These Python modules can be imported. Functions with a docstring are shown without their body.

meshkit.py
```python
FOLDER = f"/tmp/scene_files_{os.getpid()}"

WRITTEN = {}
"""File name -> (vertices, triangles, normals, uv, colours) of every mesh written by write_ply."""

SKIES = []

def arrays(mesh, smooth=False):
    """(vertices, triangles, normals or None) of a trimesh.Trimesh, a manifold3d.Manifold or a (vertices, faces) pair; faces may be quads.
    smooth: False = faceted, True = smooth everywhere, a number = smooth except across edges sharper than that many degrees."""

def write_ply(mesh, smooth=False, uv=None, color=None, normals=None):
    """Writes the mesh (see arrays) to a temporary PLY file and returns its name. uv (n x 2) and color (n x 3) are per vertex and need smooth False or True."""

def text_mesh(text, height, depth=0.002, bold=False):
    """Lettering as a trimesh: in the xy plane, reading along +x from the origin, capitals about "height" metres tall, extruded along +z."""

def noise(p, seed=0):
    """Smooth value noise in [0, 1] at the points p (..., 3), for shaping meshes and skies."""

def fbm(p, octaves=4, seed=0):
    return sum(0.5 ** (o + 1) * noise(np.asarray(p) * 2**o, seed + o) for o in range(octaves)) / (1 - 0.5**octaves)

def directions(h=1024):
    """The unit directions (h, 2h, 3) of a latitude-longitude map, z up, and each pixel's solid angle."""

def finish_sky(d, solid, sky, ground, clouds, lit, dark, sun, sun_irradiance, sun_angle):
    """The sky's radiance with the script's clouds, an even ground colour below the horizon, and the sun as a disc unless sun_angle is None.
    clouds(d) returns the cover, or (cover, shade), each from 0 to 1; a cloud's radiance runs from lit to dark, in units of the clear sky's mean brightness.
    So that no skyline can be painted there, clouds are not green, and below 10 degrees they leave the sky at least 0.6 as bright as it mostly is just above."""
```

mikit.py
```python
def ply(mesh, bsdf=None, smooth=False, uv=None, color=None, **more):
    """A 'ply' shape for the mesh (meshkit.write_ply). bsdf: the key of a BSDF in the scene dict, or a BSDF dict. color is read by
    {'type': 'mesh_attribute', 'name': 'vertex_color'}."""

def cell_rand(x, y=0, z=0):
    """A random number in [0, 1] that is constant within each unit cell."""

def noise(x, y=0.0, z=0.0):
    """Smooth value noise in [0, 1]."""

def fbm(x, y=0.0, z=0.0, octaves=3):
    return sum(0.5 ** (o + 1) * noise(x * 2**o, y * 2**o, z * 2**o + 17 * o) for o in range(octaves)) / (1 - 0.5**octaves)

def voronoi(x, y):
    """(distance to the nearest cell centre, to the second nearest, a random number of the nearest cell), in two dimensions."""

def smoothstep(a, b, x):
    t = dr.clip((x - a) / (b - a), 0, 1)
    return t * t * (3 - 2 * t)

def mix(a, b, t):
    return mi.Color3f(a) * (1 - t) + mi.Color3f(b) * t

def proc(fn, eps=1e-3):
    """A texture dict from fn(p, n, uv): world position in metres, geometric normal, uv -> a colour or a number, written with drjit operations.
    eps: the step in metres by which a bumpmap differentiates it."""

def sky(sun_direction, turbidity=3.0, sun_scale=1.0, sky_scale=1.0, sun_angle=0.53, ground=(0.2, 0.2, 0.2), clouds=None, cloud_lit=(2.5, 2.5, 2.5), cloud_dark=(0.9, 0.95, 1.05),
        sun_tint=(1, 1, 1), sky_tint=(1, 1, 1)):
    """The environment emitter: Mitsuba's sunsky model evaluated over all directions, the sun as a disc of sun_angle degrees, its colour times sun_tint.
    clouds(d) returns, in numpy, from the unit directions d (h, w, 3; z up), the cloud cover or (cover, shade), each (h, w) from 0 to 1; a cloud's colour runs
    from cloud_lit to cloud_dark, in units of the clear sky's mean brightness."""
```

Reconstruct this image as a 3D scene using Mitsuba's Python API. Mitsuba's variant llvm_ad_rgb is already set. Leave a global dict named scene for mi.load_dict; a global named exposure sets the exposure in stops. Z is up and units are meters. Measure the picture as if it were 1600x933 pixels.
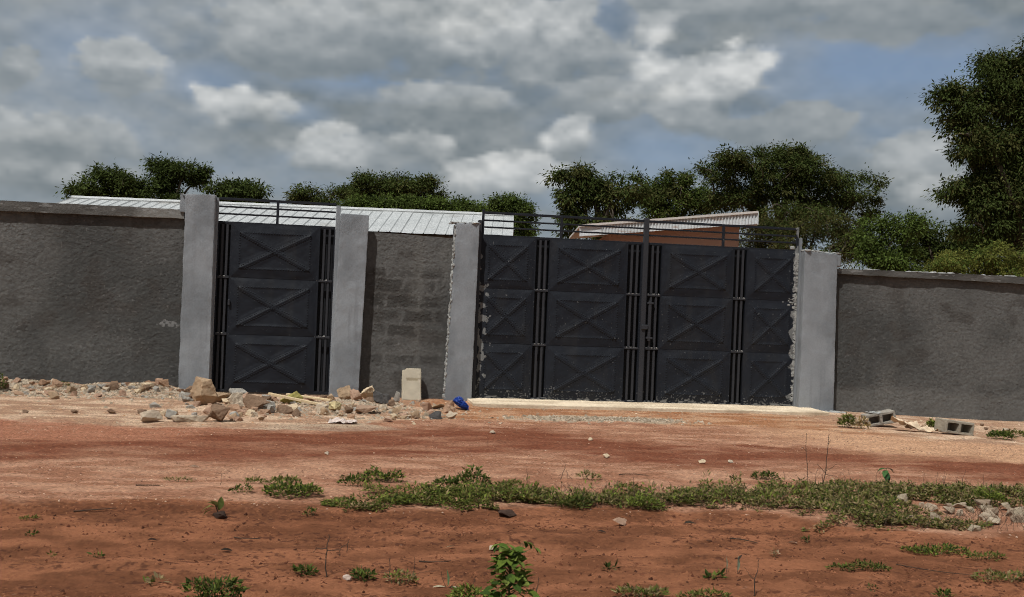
import math
import numpy as np
import drjit as dr
import mitsuba as mi
import manifold3d as m3
import mikit, meshkit
from mikit import proc, fbm, noise, voronoi, cell_rand, smoothstep, mix

T = mi.ScalarTransform4f
scene, labels = {}, {}

# ------------------------------------------------------------------ camera, sky, exposure
YAW, PITCH, ROLL = math.radians(9.384), math.radians(0.166), math.radians(2.347)
fw = np.array([math.sin(YAW) * math.cos(PITCH), math.cos(YAW) * math.cos(PITCH), math.sin(PITCH)])
rt = np.array([math.cos(YAW), -math.sin(YAW), 0.0])
up = np.cross(rt, fw)
up = -rt * math.sin(ROLL) + up * math.cos(ROLL)
CAM = np.array([0.0, -16.611, 1.45])
scene['camera'] = {'type': 'perspective', 'fov': 48.0, 'fov_axis': 'x', 'near_clip': 0.1, 'far_clip': 5000.0,
                   'to_world': T().look_at(origin=CAM.tolist(), target=(CAM + fw).tolist(), up=up.tolist())}
exposure = 1.3

# azimuth (from +y towards +x), elevation, half width, half height in degrees, strength of the sunlit cumulus heads
HEADS = [(-1.2, 12.3, 5.7, 2.4, .55), (5.7, 12.9, 8.3, 2.6, .6), (11.4, 12.4, 5.4, 3.0, .8), (-4.0, 8.5, 2.4, 1.3, .85),
         (-9.9, 9.8, 2.1, 1.4, .6), (18.3, 10.7, 3.8, 2.5, 1), (12.1, 8.0, 1.4, 1.2, .9), (1.0, 6.8, 4.1, 1.4, .8),
         (-11.6, 6.6, 4.1, 1.3, .55), (8.8, 6.0, 2.9, 1.2, .9), (28.5, 7.1, 2.9, 1.9, .55), (30.5, 5.3, 2.9, 1.3, .5),
         (-14.5, 9.5, 1.3, 1.3, .5), (-13.2, 4.7, 1.9, 1.0, .4), (5.8, 9.7, 3.8, .8, .5), (22.5, 8.9, 3.5, 1.3, .35),
         (4.0, 7.3, 2.9, .9, .6), (13.1, 10.0, 2.9, 1.3, .35), (20.1, 14.5, 8.0, 1.0, .35), (26.8, 13.6, 5.7, 1.0, .25)]
_rs = np.random.RandomState(11)
for _i in range(190):       # the same kind of cloud heads go on round the rest of the sky
    _a, _e = _rs.uniform(-180, 180), math.degrees(math.asin(_rs.uniform(.06, .95)))
    _w = _rs.uniform(2, 7)
    if not (-18 < _a < 38 and _e < 16):
        HEADS.append((_a, _e, _w, _w * _rs.uniform(.3, .6), _rs.uniform(.3, .9)))
GAPS = [(26.3, 11.6, 6.4, 1.9, .8), (-11.2, 10.8, 2.9, 1.3, .4), (-5.7, 9.8, 1.9, 1.0, .5), (1.3, 10.7, 3.5, 1.1, .6),
        (15.8, 5.7, 1.9, 1.0, .5), (17.9, 8.9, 4.8, 1.0, .3), (16.7, 7.6, 3.2, 1.0, .5), (-1.1, 8.7, 1.3, .6, .4)]


def sm(a, b, x):
    t = np.clip((x - a) / (b - a), 0, 1)
    return t * t * (3 - 2 * t)


def clouds(d):
    shape = d.shape[:2]
    d = d.reshape(-1, 3)
    az, el = np.degrees(np.arctan2(d[:, 0], d[:, 1])), np.degrees(np.arcsin(np.clip(d[:, 2], -1, 1)))
    flat = np.stack([d[:, 0], d[:, 1], 2.2 * d[:, 2]], -1)
    n1 = meshkit.fbm(flat * 9 + 3, 5, 5)
    iso = d * [1, 1, 1.35]
    n2 = meshkit.fbm(iso * 26 + 7, 5, 9)
    n3 = meshkit.fbm(iso * 70 + 1, 4, 13)
    puff = sum(.5 ** o * np.abs(2 * meshkit.noise(iso * 17 * 2 ** o + 5 * o, 21 + o) - 1) for o in range(5)) / 1.94
    cover = np.clip(.80 + 1.0 * (n1 - .42) + .45 * (n2 - .5), .35, 1)
    for a, e, w, h, s in GAPS:
        r = np.hypot((az - a) / w, (el - e) / h)
        cover *= 1 - s * np.clip(1.35 - r + 1.1 * (n2 - .5), 0, 1)
    lit = .10 + .14 * sm(.42, .66, meshkit.fbm(flat * 5 + 31, 4, 17)) + .26 * (n2 - .5) + .34 * (n3 - .5) + .12 * (.42 - puff)
    for a, e, w, h, s in HEADS:
        da = (az - a + 180) % 360 - 180
        near = (np.abs(da) * np.cos(np.radians(el)) < 2.2 * w) & (np.abs(el - e) < 2.4 * h)
        if not near.any():
            continue
        u, v = da[near] * np.cos(np.radians(el[near])) / w, (el[near] - e) / h
        bump = .8 * (n2[near] - .5) + 1.15 * (.42 - puff[near])
        f = 1.0 - np.hypot(u, np.where(v < 0, v * .8, v)) + bump
        edge = np.clip(.6 - .4 * v, .28, 1.3)
        m = np.clip(f / edge, 0, 1)
        m = m * m * (3 - 2 * m)
        t = np.clip((v + .75 + bump * .9) / 1.45, 0, 1)
        t = t * t * (3 - 2 * t)
        lit[near] = lit[near] * (1 - m) + m * np.maximum(lit[near] * .6, s * t * (.82 + 1.1 * (n3[near] - .5) - .45 * puff[near]) * 1.1)
        cover[near] = np.maximum(cover[near], np.minimum(m * 1.15, .95))
    return cover.reshape(shape), (1 - np.clip(lit, 0, 1)).reshape(shape)


SUN = (-0.337, -0.464, 0.819)
scene['sky'] = mikit.sky(SUN, turbidity=3, clouds=clouds, cloud_lit=(3.15, 3.2, 3.15), cloud_dark=(.76, .92, 1.02),
                         ground=(.16, .10, .07), sky_tint=(1.1, 1.04, .98), sun_tint=(.80, .97, 1.25))

# ------------------------------------------------------------------ helpers
used = {}


def numbered(name):
    k = used.get(name, -1) + 1
    used[name] = k
    return name if k == 0 else f'{name}_{k:03d}'


def say(key, label=None, cat=None, group=None, kind=None):
    d = {k: v for k, v in (('label', label), ('category', cat), ('group', group), ('kind', kind)) if v}
    if d:
        labels[key] = d
    return key


def thing(name, label, cat, group=None):
    return say(numbered(name), label, cat, group)


def put(name, mesh, bsdf, parent=None, label=None, cat=None, group=None, kind=None, smooth=False, color=None, to_world=None):
    key = numbered(f'{parent}__{name}' if parent else name)
    d = dict(mesh) if isinstance(mesh, dict) else mikit.ply(mesh, 'mat_' + bsdf, smooth=smooth, color=color)
    if isinstance(mesh, dict) and bsdf:
        d['bsdf'] = {'type': 'ref', 'id': 'mat_' + bsdf}
    if to_world is not None:
        d['to_world'] = to_world
    scene[key] = d
    return say(key, label, cat, group, kind)


def arr(man):
    m = man.to_mesh()
    return np.array(m.vert_properties[:, :3], float), np.array(m.tri_verts, int)


def hull(pts):
    return m3.Manifold.hull_points(np.asarray(pts, float))


def cbox(x0, x1, y0, y1, z0, z1, c=.004):
    p = []
    for x, sx in ((x0, 1), (x1, -1)):
        for y, sy in ((y0, 1), (y1, -1)):
            for z, sz in ((z0, 1), (z1, -1)):
                p += [(x + sx * c, y + sy * c, z), (x + sx * c, y, z + sz * c), (x, y + sy * c, z + sz * c)]
    return hull(p)


def join(*meshes):
    vs, fs, at = [], [], 0
    for v, f in meshes:
        vs.append(v); fs.append(f + at); at += len(v)
    return np.vstack(vs), np.vstack(fs)


def vnormals(v, f):
    n = np.zeros_like(v)
    fn = np.cross(v[f[:, 1]] - v[f[:, 0]], v[f[:, 2]] - v[f[:, 0]])
    for k in range(3):
        np.add.at(n, f[:, k], fn)
    return n / np.maximum(np.linalg.norm(n, axis=1, keepdims=True), 1e-12)


def rough(man, edge, amp, freq, seed=0, octaves=3):
    v, f = arr(man.refine_to_length(edge))
    n = vnormals(v, f)
    return v + n * ((meshkit.fbm(v * freq + seed * 7.3, octaves, seed) - .5) * 2 * amp)[:, None], f


def tube(pts, rad, sides=5):
    pts = np.asarray(pts, float)
    rad = np.broadcast_to(rad, len(pts)).astype(float)
    t = np.gradient(pts, axis=0)
    t /= np.maximum(np.linalg.norm(t, axis=1, keepdims=True), 1e-9)
    ref = np.array([.3, .9, .1]) if abs(t[0, 2]) > .8 else np.array([0, 0, 1.0])
    a = np.cross(t, ref); a /= np.maximum(np.linalg.norm(a, axis=1, keepdims=True), 1e-9)
    b = np.cross(t, a)
    ang = np.arange(sides) * 2 * np.pi / sides
    ring = np.cos(ang)[None, :, None] * a[:, None] + np.sin(ang)[None, :, None] * b[:, None]
    v = (pts[:, None] + ring * rad[:, None, None]).reshape(-1, 3)
    f = []
    for i in range(len(pts) - 1):
        for s in range(sides):
            p, q = i * sides + s, i * sides + (s + 1) % sides
            f += [(p, p + sides, q + sides), (p, q + sides, q)]
    f += [(0, s + 1, s) for s in range(1, sides - 1)]
    o = (len(pts) - 1) * sides
    f += [(o, o + s, o + s + 1) for s in range(1, sides - 1)]
    v_, f_ = v, np.array(f)
    return v_, f_[:, ::-1]


def curve(p0, p1, rng, bend=.15, n=6, arch=.1):
    p0, p1 = np.asarray(p0, float), np.asarray(p1, float)
    t = np.linspace(0, 1, n)[:, None]
    off = rng.normal(size=3) * bend * np.linalg.norm(p1 - p0)
    return p0 + (p1 - p0) * t + off * (np.sin(np.pi * t)) + np.array([0, 0, arch * np.linalg.norm(p1 - p0)]) * np.sin(np.pi * t)


def leaves(pos, direc, length, width, col, rng, fold=.18, up=(0, 0, 1)):
    """Folded pointed leaves, two triangles each: (vertices, triangles, colours)."""
    n = len(pos)
    d = direc / np.maximum(np.linalg.norm(direc, axis=1, keepdims=True), 1e-9)
    u = np.asarray(up, float) + rng.normal(size=(n, 3)) * .45
    s = np.cross(d, u); s /= np.maximum(np.linalg.norm(s, axis=1, keepdims=True), 1e-9)
    w = np.cross(s, d)
    L, W = np.broadcast_to(length, n)[:, None], np.broadcast_to(width, n)[:, None]
    mid = pos + d * L * .45
    v = np.stack([pos, mid + s * W * .5 - w * W * fold, pos + d * L - w * L * .08, mid - s * W * .5 - w * W * fold], 1).reshape(-1, 3)
    b = np.arange(n)[:, None] * 4
    f = np.vstack([b + [0, 1, 2], b + [0, 2, 3]])
    return v, f, np.repeat(np.clip(col, .003, 1), 4, 0)


# ------------------------------------------------------------------ materials
def rgb(*c):
    return {'type': 'rgb', 'value': list(c)}


def principled(col, rough_=.6, spec=.4, **k):
    return {'type': 'principled', 'base_color': col, 'roughness': rough_, 'specular': spec, **k}


def two(b):
    return {'type': 'twosided', 'bsdf': b}


def bumped(b, fn, scale, eps=2e-3):
    return two({'type': 'bumpmap', 'bump': proc(fn, eps), 'scale': scale, 'nested': b})


VC = {'type': 'mesh_attribute', 'name': 'vertex_color'}

# the ground's bands, as lines y(x) across the place
LA = [(-3.23, -4.01), (-2.4, -4.07), (-1.6, -4.26), (-.64, -4.07), (.47, -3.48), (1.57, -2.69), (2.76, -2.72), (3.97, -2.75), (6.01, -2.9), (6.91, -3.67), (8.35, -4.04)]
LBT = [(-2.81, -5.62), (-1.2, -4.96), (.45, -4.1), (1.5, -3.4), (2.64, -3.68), (3.42, -4.71), (4.77, -4.92), (6.02, -5.35), (7.29, -5.66)]
LBB = [(-2.58, -6.5), (-1.02, -6.68), (.61, -6.32), (1.88, -5.59), (2.68, -6.22), (3.57, -6.36), (4.82, -6.38), (5.72, -6.52), (6.21, -7.29)]
LCD = [(-1.96, -8.88), (-.7, -8.81), (-.04, -8.86), (.34, -8.93), (1.32, -8.97), (2.23, -8.92), (3.14, -8.97), (3.59, -9.51), (4.21, -9.63), (4.64, -9.68)]


def lin(x, pts):
    y = mi.Float(pts[0][1])
    for (a, p), (b, q) in zip(pts[:-1], pts[1:]):
        y += (q - p) / (b - a) * (dr.clip(x, a, b) - a)
    return y


def npl(x, pts):
    return np.interp(x, [p[0] for p in pts], [p[1] for p in pts])


def ground_color(p, n, uv):
    x, y = p.x, p.y
    wob = (fbm(x * 1.1, y * 2.3, 3.0, 3) - .5)
    fine = fbm(x * 9, y * 16, 1.0, 3) - .5
    k = wob * .9 + fine * .35
    g1, g2, g3 = noise(x * 55, y * 55, .5), noise(x * 120, y * 120, 2.5), fbm(x * 3.2, y * 6, 7., 3)
    sand = mix((.32, .185, .115), (.49, .335, .225), smoothstep(.35, .7, g3))
    orange = mix((.28, .115, .050), (.38, .20, .108), smoothstep(.4, .7, g3))
    gate_front = smoothstep(1.0, 1.6, x + k) * smoothstep(7.2, 6.4, x + k)
    sand = mix(sand, orange, gate_front * .8)
    grey = smoothstep(.25, -.1, dr.sqrt(dr.square((x - 3.5) / 1.0) + dr.square((y + 2.45) / .55)) - 1 + k * 1.2)
    sand = mix(sand, (.37, .27, .185), grey)
    greyl = smoothstep(.25, -.1, dr.sqrt(dr.square((x + .1) / .9) + dr.square((y + 3.85) / .4)) - 1 + k * 1.2)
    grit = mix((.255, .115, .066), (.375, .200, .124), smoothstep(.3, .75, g3))
    grit = mix(grit, (.38, .27, .185), greyl)
    palest = smoothstep(4.4, 6.5, x + k) * smoothstep(-6.6, -5.3, y + k)
    grit = mix(grit, (.53, .32, .185), palest * .5)
    redl = smoothstep(-.2, -1.6, x) * smoothstep(-6.0, -5.2, y)
    grit = mix(grit, (.29, .115, .065), redl * .75)
    dark = mix((.125, .036, .017), (.170, .053, .027), g3)
    soil = mix((.140, .053, .025), (.250, .098, .048), smoothstep(.3, .75, g3))
    damp = smoothstep(.55, .75, fbm(x * .9, y * 2.4, 11., 3))
    soil = mix(soil, (.115, .040, .018), damp * .4)
    c = mix(grit, sand, smoothstep(-.14, .14, y - lin(x, LA) + k * .7))
    inb = smoothstep(.45, -.35, y - lin(x, LBT) + k * 1.3) * smoothstep(-.4, .5, y - lin(x, LBB) + k * 1.3)
    c = mix(c, dark, inb * (.5 + .4 * smoothstep(.3, .55, fbm(x * 1.3, y * 3., 21., 3))))
    c = mix(c, soil, smoothstep(.1, -.1, y - lin(x, LCD) - .12 + k * .35))
    coarse = smoothstep(-9.2, -8.8, y) * .35 + .2
    c = c * (1 - coarse + coarse * 2 * g1) * (.8 + .4 * g2)
    insoil = smoothstep(.1, -.1, y - lin(x, LCD))
    clod = smoothstep(.54, .66, noise(x * 26, y * 38, 5.5) * .6 + noise(x * 62, y * 75, 15.5) * .4) * smoothstep(.33, .52, fbm(x * 1.5, y * 3, 13., 3))
    c = mix(c, (.075, .028, .015), clod * insoil * .8)
    pepper = smoothstep(.58, .72, noise(x * 46, y * 46, 1.5) * .5 + noise(x * 95, y * 95, 6.5) * .5)
    c = mix(c, (.19, .09, .055), pepper * .55 * (1 - insoil))
    pale = smoothstep(.80, .9, noise(x * 42, y * 42, 8.5))
    return mix(c, (.52, .36, .25), pale * .45 * (1 - insoil * .7))


def ground_bump(p, n, uv):
    return noise(p.x * 50, p.y * 50, .5) * .6 + noise(p.x * 110, p.y * 110, 4.) * .4


scene['mat_soil'] = bumped(principled(proc(ground_color), .93, .12), ground_bump, .016)


def plaster_color(p, n, uv):
    x, z = p.x, p.z
    st = fbm(x * .9, z * .8, p.y, 4)
    c = mix((.068, .066, .062), (.120, .114, .106), smoothstep(.28, .74, st))
    c = mix(c, (.060, .052, .046), smoothstep(.55, .72, fbm(x * 2.6, z * 3.4, 31., 4)) * .55)
    c = mix(c, (.145, .135, .12), smoothstep(.62, .8, fbm(x * 2.2, z * .35, 5., 3)) * .45)
    # damp blocks showing through the middle panel
    row = dr.floor(z / .215)
    bx = x / .46 + .5 * (row - 2 * dr.floor(row / 2))
    fx, fz = bx - dr.floor(bx), z / .215 - row
    wet = smoothstep(.12, .5, cell_rand(bx, row, 3.) * .75 + .45 * (fbm(x * 5, z * 5, 2., 3) - .2))
    wb = (fbm(x * 12, z * 12, 6., 3) - .5) * .22
    inside = smoothstep(.0, .12, fx + wb) * smoothstep(1., .88, fx + wb) * smoothstep(.0, .22, fz + wb) * smoothstep(1., .78, fz + wb)
    mid = smoothstep(.62, .75, x) * smoothstep(1.8, 1.65, x) * smoothstep(.4, .6, z) * smoothstep(1.95, 1.75, z)
    c = mix(c, (.040, .036, .032), wet * inside * mid * .68)
    sm1 = smoothstep(.15, -.05, dr.sqrt(dr.square((x + 2.08) / .17) + dr.square((z - .94) / .05)) - 1 + (fbm(x * 14, z * 14, 3., 3) - .5) * 1.8)
    c = mix(c, (.20, .193, .186), sm1 * smoothstep(.35, .65, fbm(x * 26, z * 26, 8., 3)))
    low = smoothstep(.40, .25, z + .25 * (fbm(x * 1.6, z * 1.6, 9., 3) - .5)) * smoothstep(7.0, 7.5, x)
    c = mix(c, (.15, .142, .13), low * .6)
    c = c * (.72 + .34 * noise(x * 36, z * 42, p.y * 36 + 4) + .22 * noise(x * 80, z * 80, p.y * 80))
    pale = smoothstep(.84, .93, noise(x * 34, z * 40, p.y * 30)) * .22
    return mix(c, (.24, .22, .21), pale)


def plaster_bump(p, n, uv):
    u, w = p.x * .83 + p.z * .56, p.z * .83 - p.x * .56
    a = noise(u * 31, w * 31, p.y * 31) * .45 + noise(p.x * 58, p.z * 58, p.y * 58) * .35 + noise(u * 105, w * 105, p.y * 105) * .2
    return a


scene['mat_plaster'] = bumped(principled(proc(plaster_color), .95, .12), plaster_bump, .018, 3e-3)


def coping_color(p, n, uv):
    t = fbm(p.x * 2.5, p.z * 8, p.y * 6, 4)
    c = mix((.066, .061, .055), (.112, .104, .094), smoothstep(.3, .7, t))
    patch = smoothstep(-2.65, -2.5, p.x + .3 * (fbm(p.x * 5, p.z * 9, 2., 3) - .5)) * smoothstep(0, -1, p.x)
    c = mix(c, (.30, .285, .26), patch * .5)
    flake = smoothstep(.62, .7, fbm(p.x * 9, p.y * 9, p.z * 22, 3))
    return mix(c, (.28, .27, .255), flake * .45)


scene['mat_coping'] = bumped(principled(proc(coping_color), .95, .12), plaster_bump, .010, 4e-3)


def pillar_color(p, n, uv):
    t = fbm(p.x * 3, p.z * 1.6, p.y * 3, 4)
    c = mix((.182, .189, .198), (.262, .269, .279), smoothstep(.3, .7, t))
    st = smoothstep(.55, .8, fbm(p.x * 18, p.z * .9, p.y * 18, 3))
    c = mix(c, (.165, .166, .172), st * .5)
    f = noise(p.x * 70, p.z * 70, p.y * 70)
    return c * (.93 + .14 * f)


def pillar_bump(p, n, uv):
    return fbm(p.x * 9, p.z * 5, p.y * 9, 3) * .7 + noise(p.x * 60, p.z * 40, p.y * 60) * .18


scene['mat_pillar_paint'] = bumped(principled(proc(pillar_color), .75, .3), pillar_bump, .012, 4e-3)


def mortar_color(p, n, uv):
    return mix((.27, .265, .25), (.43, .415, .385), fbm(p.x * 16, p.y * 16, p.z * 16, 3))


scene['mat_mortar'] = bumped(principled(proc(mortar_color), .95, .12), plaster_bump, .014, 4e-3)


def slab_color(p, n, uv):
    t = fbm(p.x * 2.5, p.y * 5, p.z * 9, 4)
    c = mix((.47, .36, .245), (.66, .53, .38), smoothstep(.3, .7, t))
    return c * (.85 + .3 * noise(p.x * 45, p.y * 45, p.z * 45))


scene['mat_threshold_concrete'] = bumped(principled(proc(slab_color), .93, .15), ground_bump, .008)


def splash(p):
    """Flung plaster and paint specks: patches with hard outlines, thick by the posts and along the foot of the big gate."""
    x, z = p.x, p.z
    n1 = fbm(x * 13, z * 11, 4., 4)
    n2 = noise(x * 60, z * 60, 7.)
    big = (x > 2.0)
    left = smoothstep(.42, .0, x - 2.25) * smoothstep(2.35, 2.1, z)
    m1 = smoothstep(.66, .69, n1 + left * .13 - (1 - left) * .3)
    m1 = dr.select(big, m1, 0)
    foot = smoothstep(.30, .0, z)
    m2 = dr.select(big, smoothstep(.84, .89, n2 + foot * .14 - (1 - foot) * .10), smoothstep(.975, .985, n2)) * .7
    right = smoothstep(.22, .0, 7.15 - x)
    m3_ = dr.select(big, smoothstep(.60, .63, n1 + right * .14 - (1 - right) * .4), 0)
    m4 = dr.select(big, smoothstep(.60, .66, fbm(x * 16, z * 34, 1., 3) + smoothstep(.14, .02, z) * .13 - smoothstep(.02, .2, z) * .5), 0)
    return dr.maximum(dr.maximum(m1, m2), dr.maximum(m3_, m4))


def gate_color(p, n, uv):
    t = fbm(p.x * 4, p.z * 3, p.y * 4, 3)
    c = mix((.0062, .0076, .0118), (.0112, .0134, .0192), t)
    dust = smoothstep(.5, .8, fbm(p.x * 7, p.z * 2, 2., 4))
    c = mix(c, (.030, .028, .027), dust * .25)
    return mix(c, (.20, .195, .185), splash(p) * .85)


def gate_rough(p, n, uv):
    return .5 + .25 * fbm(p.x * 6, p.z * 6, 1., 3) + .25 * splash(p)


scene['mat_gate_paint'] = two(principled(proc(gate_color), proc(gate_rough), .30))
scene['mat_bar_paint'] = two(principled(rgb(.030, .030, .034), .5, .35))
scene['mat_backing_paint'] = two(principled(rgb(.0105, .011, .013), .55, .3))
scene['mat_post_paint'] = two(principled(proc(pillar_color), .6, .4))
scene['mat_rust'] = two(principled(rgb(.16, .11, .08), .8, .2))


def roof_color(p, n, uv):
    t = fbm(p.x * 2, p.y * 2, p.z * 2, 3)
    return mix(mix((.37, .375, .365), (.50, .495, .48), t), (.30, .28, .25), smoothstep(.6, .78, fbm(p.x * 1.3, p.y * 1.3, p.z * 4, 4)) * .5) * (.94 + .12 * noise(p.x * 20, p.y * 20, p.z * 20))


scene['mat_roof_metal'] = two(principled(proc(roof_color), .5, .5))


def zinc_color(p, n, uv):
    t = fbm(p.x * 3, p.y * 3, p.z * 6, 3)
    c = mix((.46, .47, .47), (.66, .66, .65), t)
    return mix(c, (.36, .22, .15), smoothstep(.66, .78, fbm(p.x * 5, p.y * 5, p.z * 14, 3)) * .6)


scene['mat_zinc'] = two(principled(proc(zinc_color), .5, .5))
scene['mat_roof_edge'] = two(principled(rgb(.58, .52, .47), .7, .3))


def salmon_color(p, n, uv):
    t = fbm(p.x * 1.5, p.y * 1.5, p.z * 3, 4)
    return mix((.36, .215, .155), (.43, .27, .205), t)


scene['mat_salmon_paint'] = two(principled(proc(salmon_color), .9, .15))
scene['mat_render_wall'] = two(principled(rgb(.32, .30, .27), .9, .15))


def stone_bump(p, n, uv):
    return fbm(p.x * 40, p.y * 40, p.z * 40, 3)


scene['mat_stone'] = bumped(principled(VC, .92, .15), stone_bump, .010)
scene['mat_pebble'] = two(principled(VC, .93, .12))
scene['mat_leaf'] = {'type': 'principledthin', 'base_color': VC, 'roughness': .7, 'spec_trans': 0.0, 'diff_trans': .55, 'eta': 1.25}
scene['mat_bark'] = two(principled(rgb(.10, .08, .06), .9, .15))
scene['mat_twig'] = two(principled(rgb(.075, .05, .035), .9, .15))
scene['mat_green_stem'] = two(principled(rgb(.10, .12, .045), .8, .2))
scene['mat_timber'] = two(principled(VC, .85, .2))
scene['mat_blue_plastic'] = two(principled(rgb(.008, .04, .24), .32, .5))
scene['mat_card'] = two(principled(VC, .85, .2))

# ------------------------------------------------------------------ the ground: one sheet to the horizon
def ground_z(x, y):
    x, y = np.asarray(x, float), np.asarray(y, float)
    p = np.stack([x, y, x * 0], -1)
    near = sm(-18, -13, y) * sm(1.5, .3, y) * sm(-14, -8, x) * sm(22, 15, x)
    z = -.11 * sm(6.6, 11, x) * sm(-6.5, -1.5, y)
    soil = sm(.1, -.1, y - npl(x, LCD))
    z = z + near * ((meshkit.fbm(p * [.8, 1.6, 1], 3, 1) - .5) * .05 * sm(-.4, -1.5, y)
                    + (meshkit.fbm(p * [7, 9, 1], 3, 2) - .5) * (.012 + .016 * soil) * sm(-.2, -.8, y)
                    + (meshkit.noise(p * 21, 3) - .5) * (.004 + .008 * soil))
    z = z + .11 * sm(-.95, -.1, y) * sm(.4, .2, y) * sm(-1.5, -2.1, x) * sm(-9, -7, x) * (.35 + meshkit.fbm(p * [2.2, 3, 1], 3, 9))
    z = z + .07 * np.exp(-((x - .45) / .75) ** 2 - ((y + 1.5) / .75) ** 2) + .05 * np.exp(-((x + 1.2) / .5) ** 2 - ((y + 2.0) / .9) ** 2)
    z = z - .045 * np.exp(-((y + 1.0) / .16) ** 2) * sm(2.0, 2.4, x) * sm(7.4, 6.9, x)
    z = z + near * soil * ((meshkit.fbm(p * [.9, 5.5, 1] + 9, 3, 6) - .5) * .055 + (meshkit.fbm(p * [14, 17, 1], 2, 12) - .5) * .012)
    z = z + near * .035 * sm(-.12, .10, y - npl(x, LCD)) * sm(-7.4, -8.6, y)
    return z


def steps(a, b, d, far, grow=1.35):
    mid = np.arange(a, b + d / 2, d)
    out, s = [], d
    x = 0
    while x < far:
        s *= grow; x += s; out.append(x)
    out = np.array(out)
    return np.concatenate([a - out[::-1], mid, b + out])


gx, gy = steps(-5.2, 11.4, .04, 1500), steps(-12.4, -.1, .035, 1500)
X, Y = np.meshgrid(gx, gy)
gv = np.stack([X, Y, ground_z(X, Y)], -1).reshape(-1, 3)
i, j = np.meshgrid(np.arange(len(gx) - 1), np.arange(len(gy) - 1))
q = (j * len(gx) + i).ravel()
gf = np.vstack([np.stack([q, q + 1, q + 1 + len(gx)], 1), np.stack([q, q + 1 + len(gx), q + len(gx)], 1)])
put('ground', (gv, gf), 'soil', smooth=True, kind='structure', label='red laterite earth with sandy and gritty bands')
del gv, gf, X, Y

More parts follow.
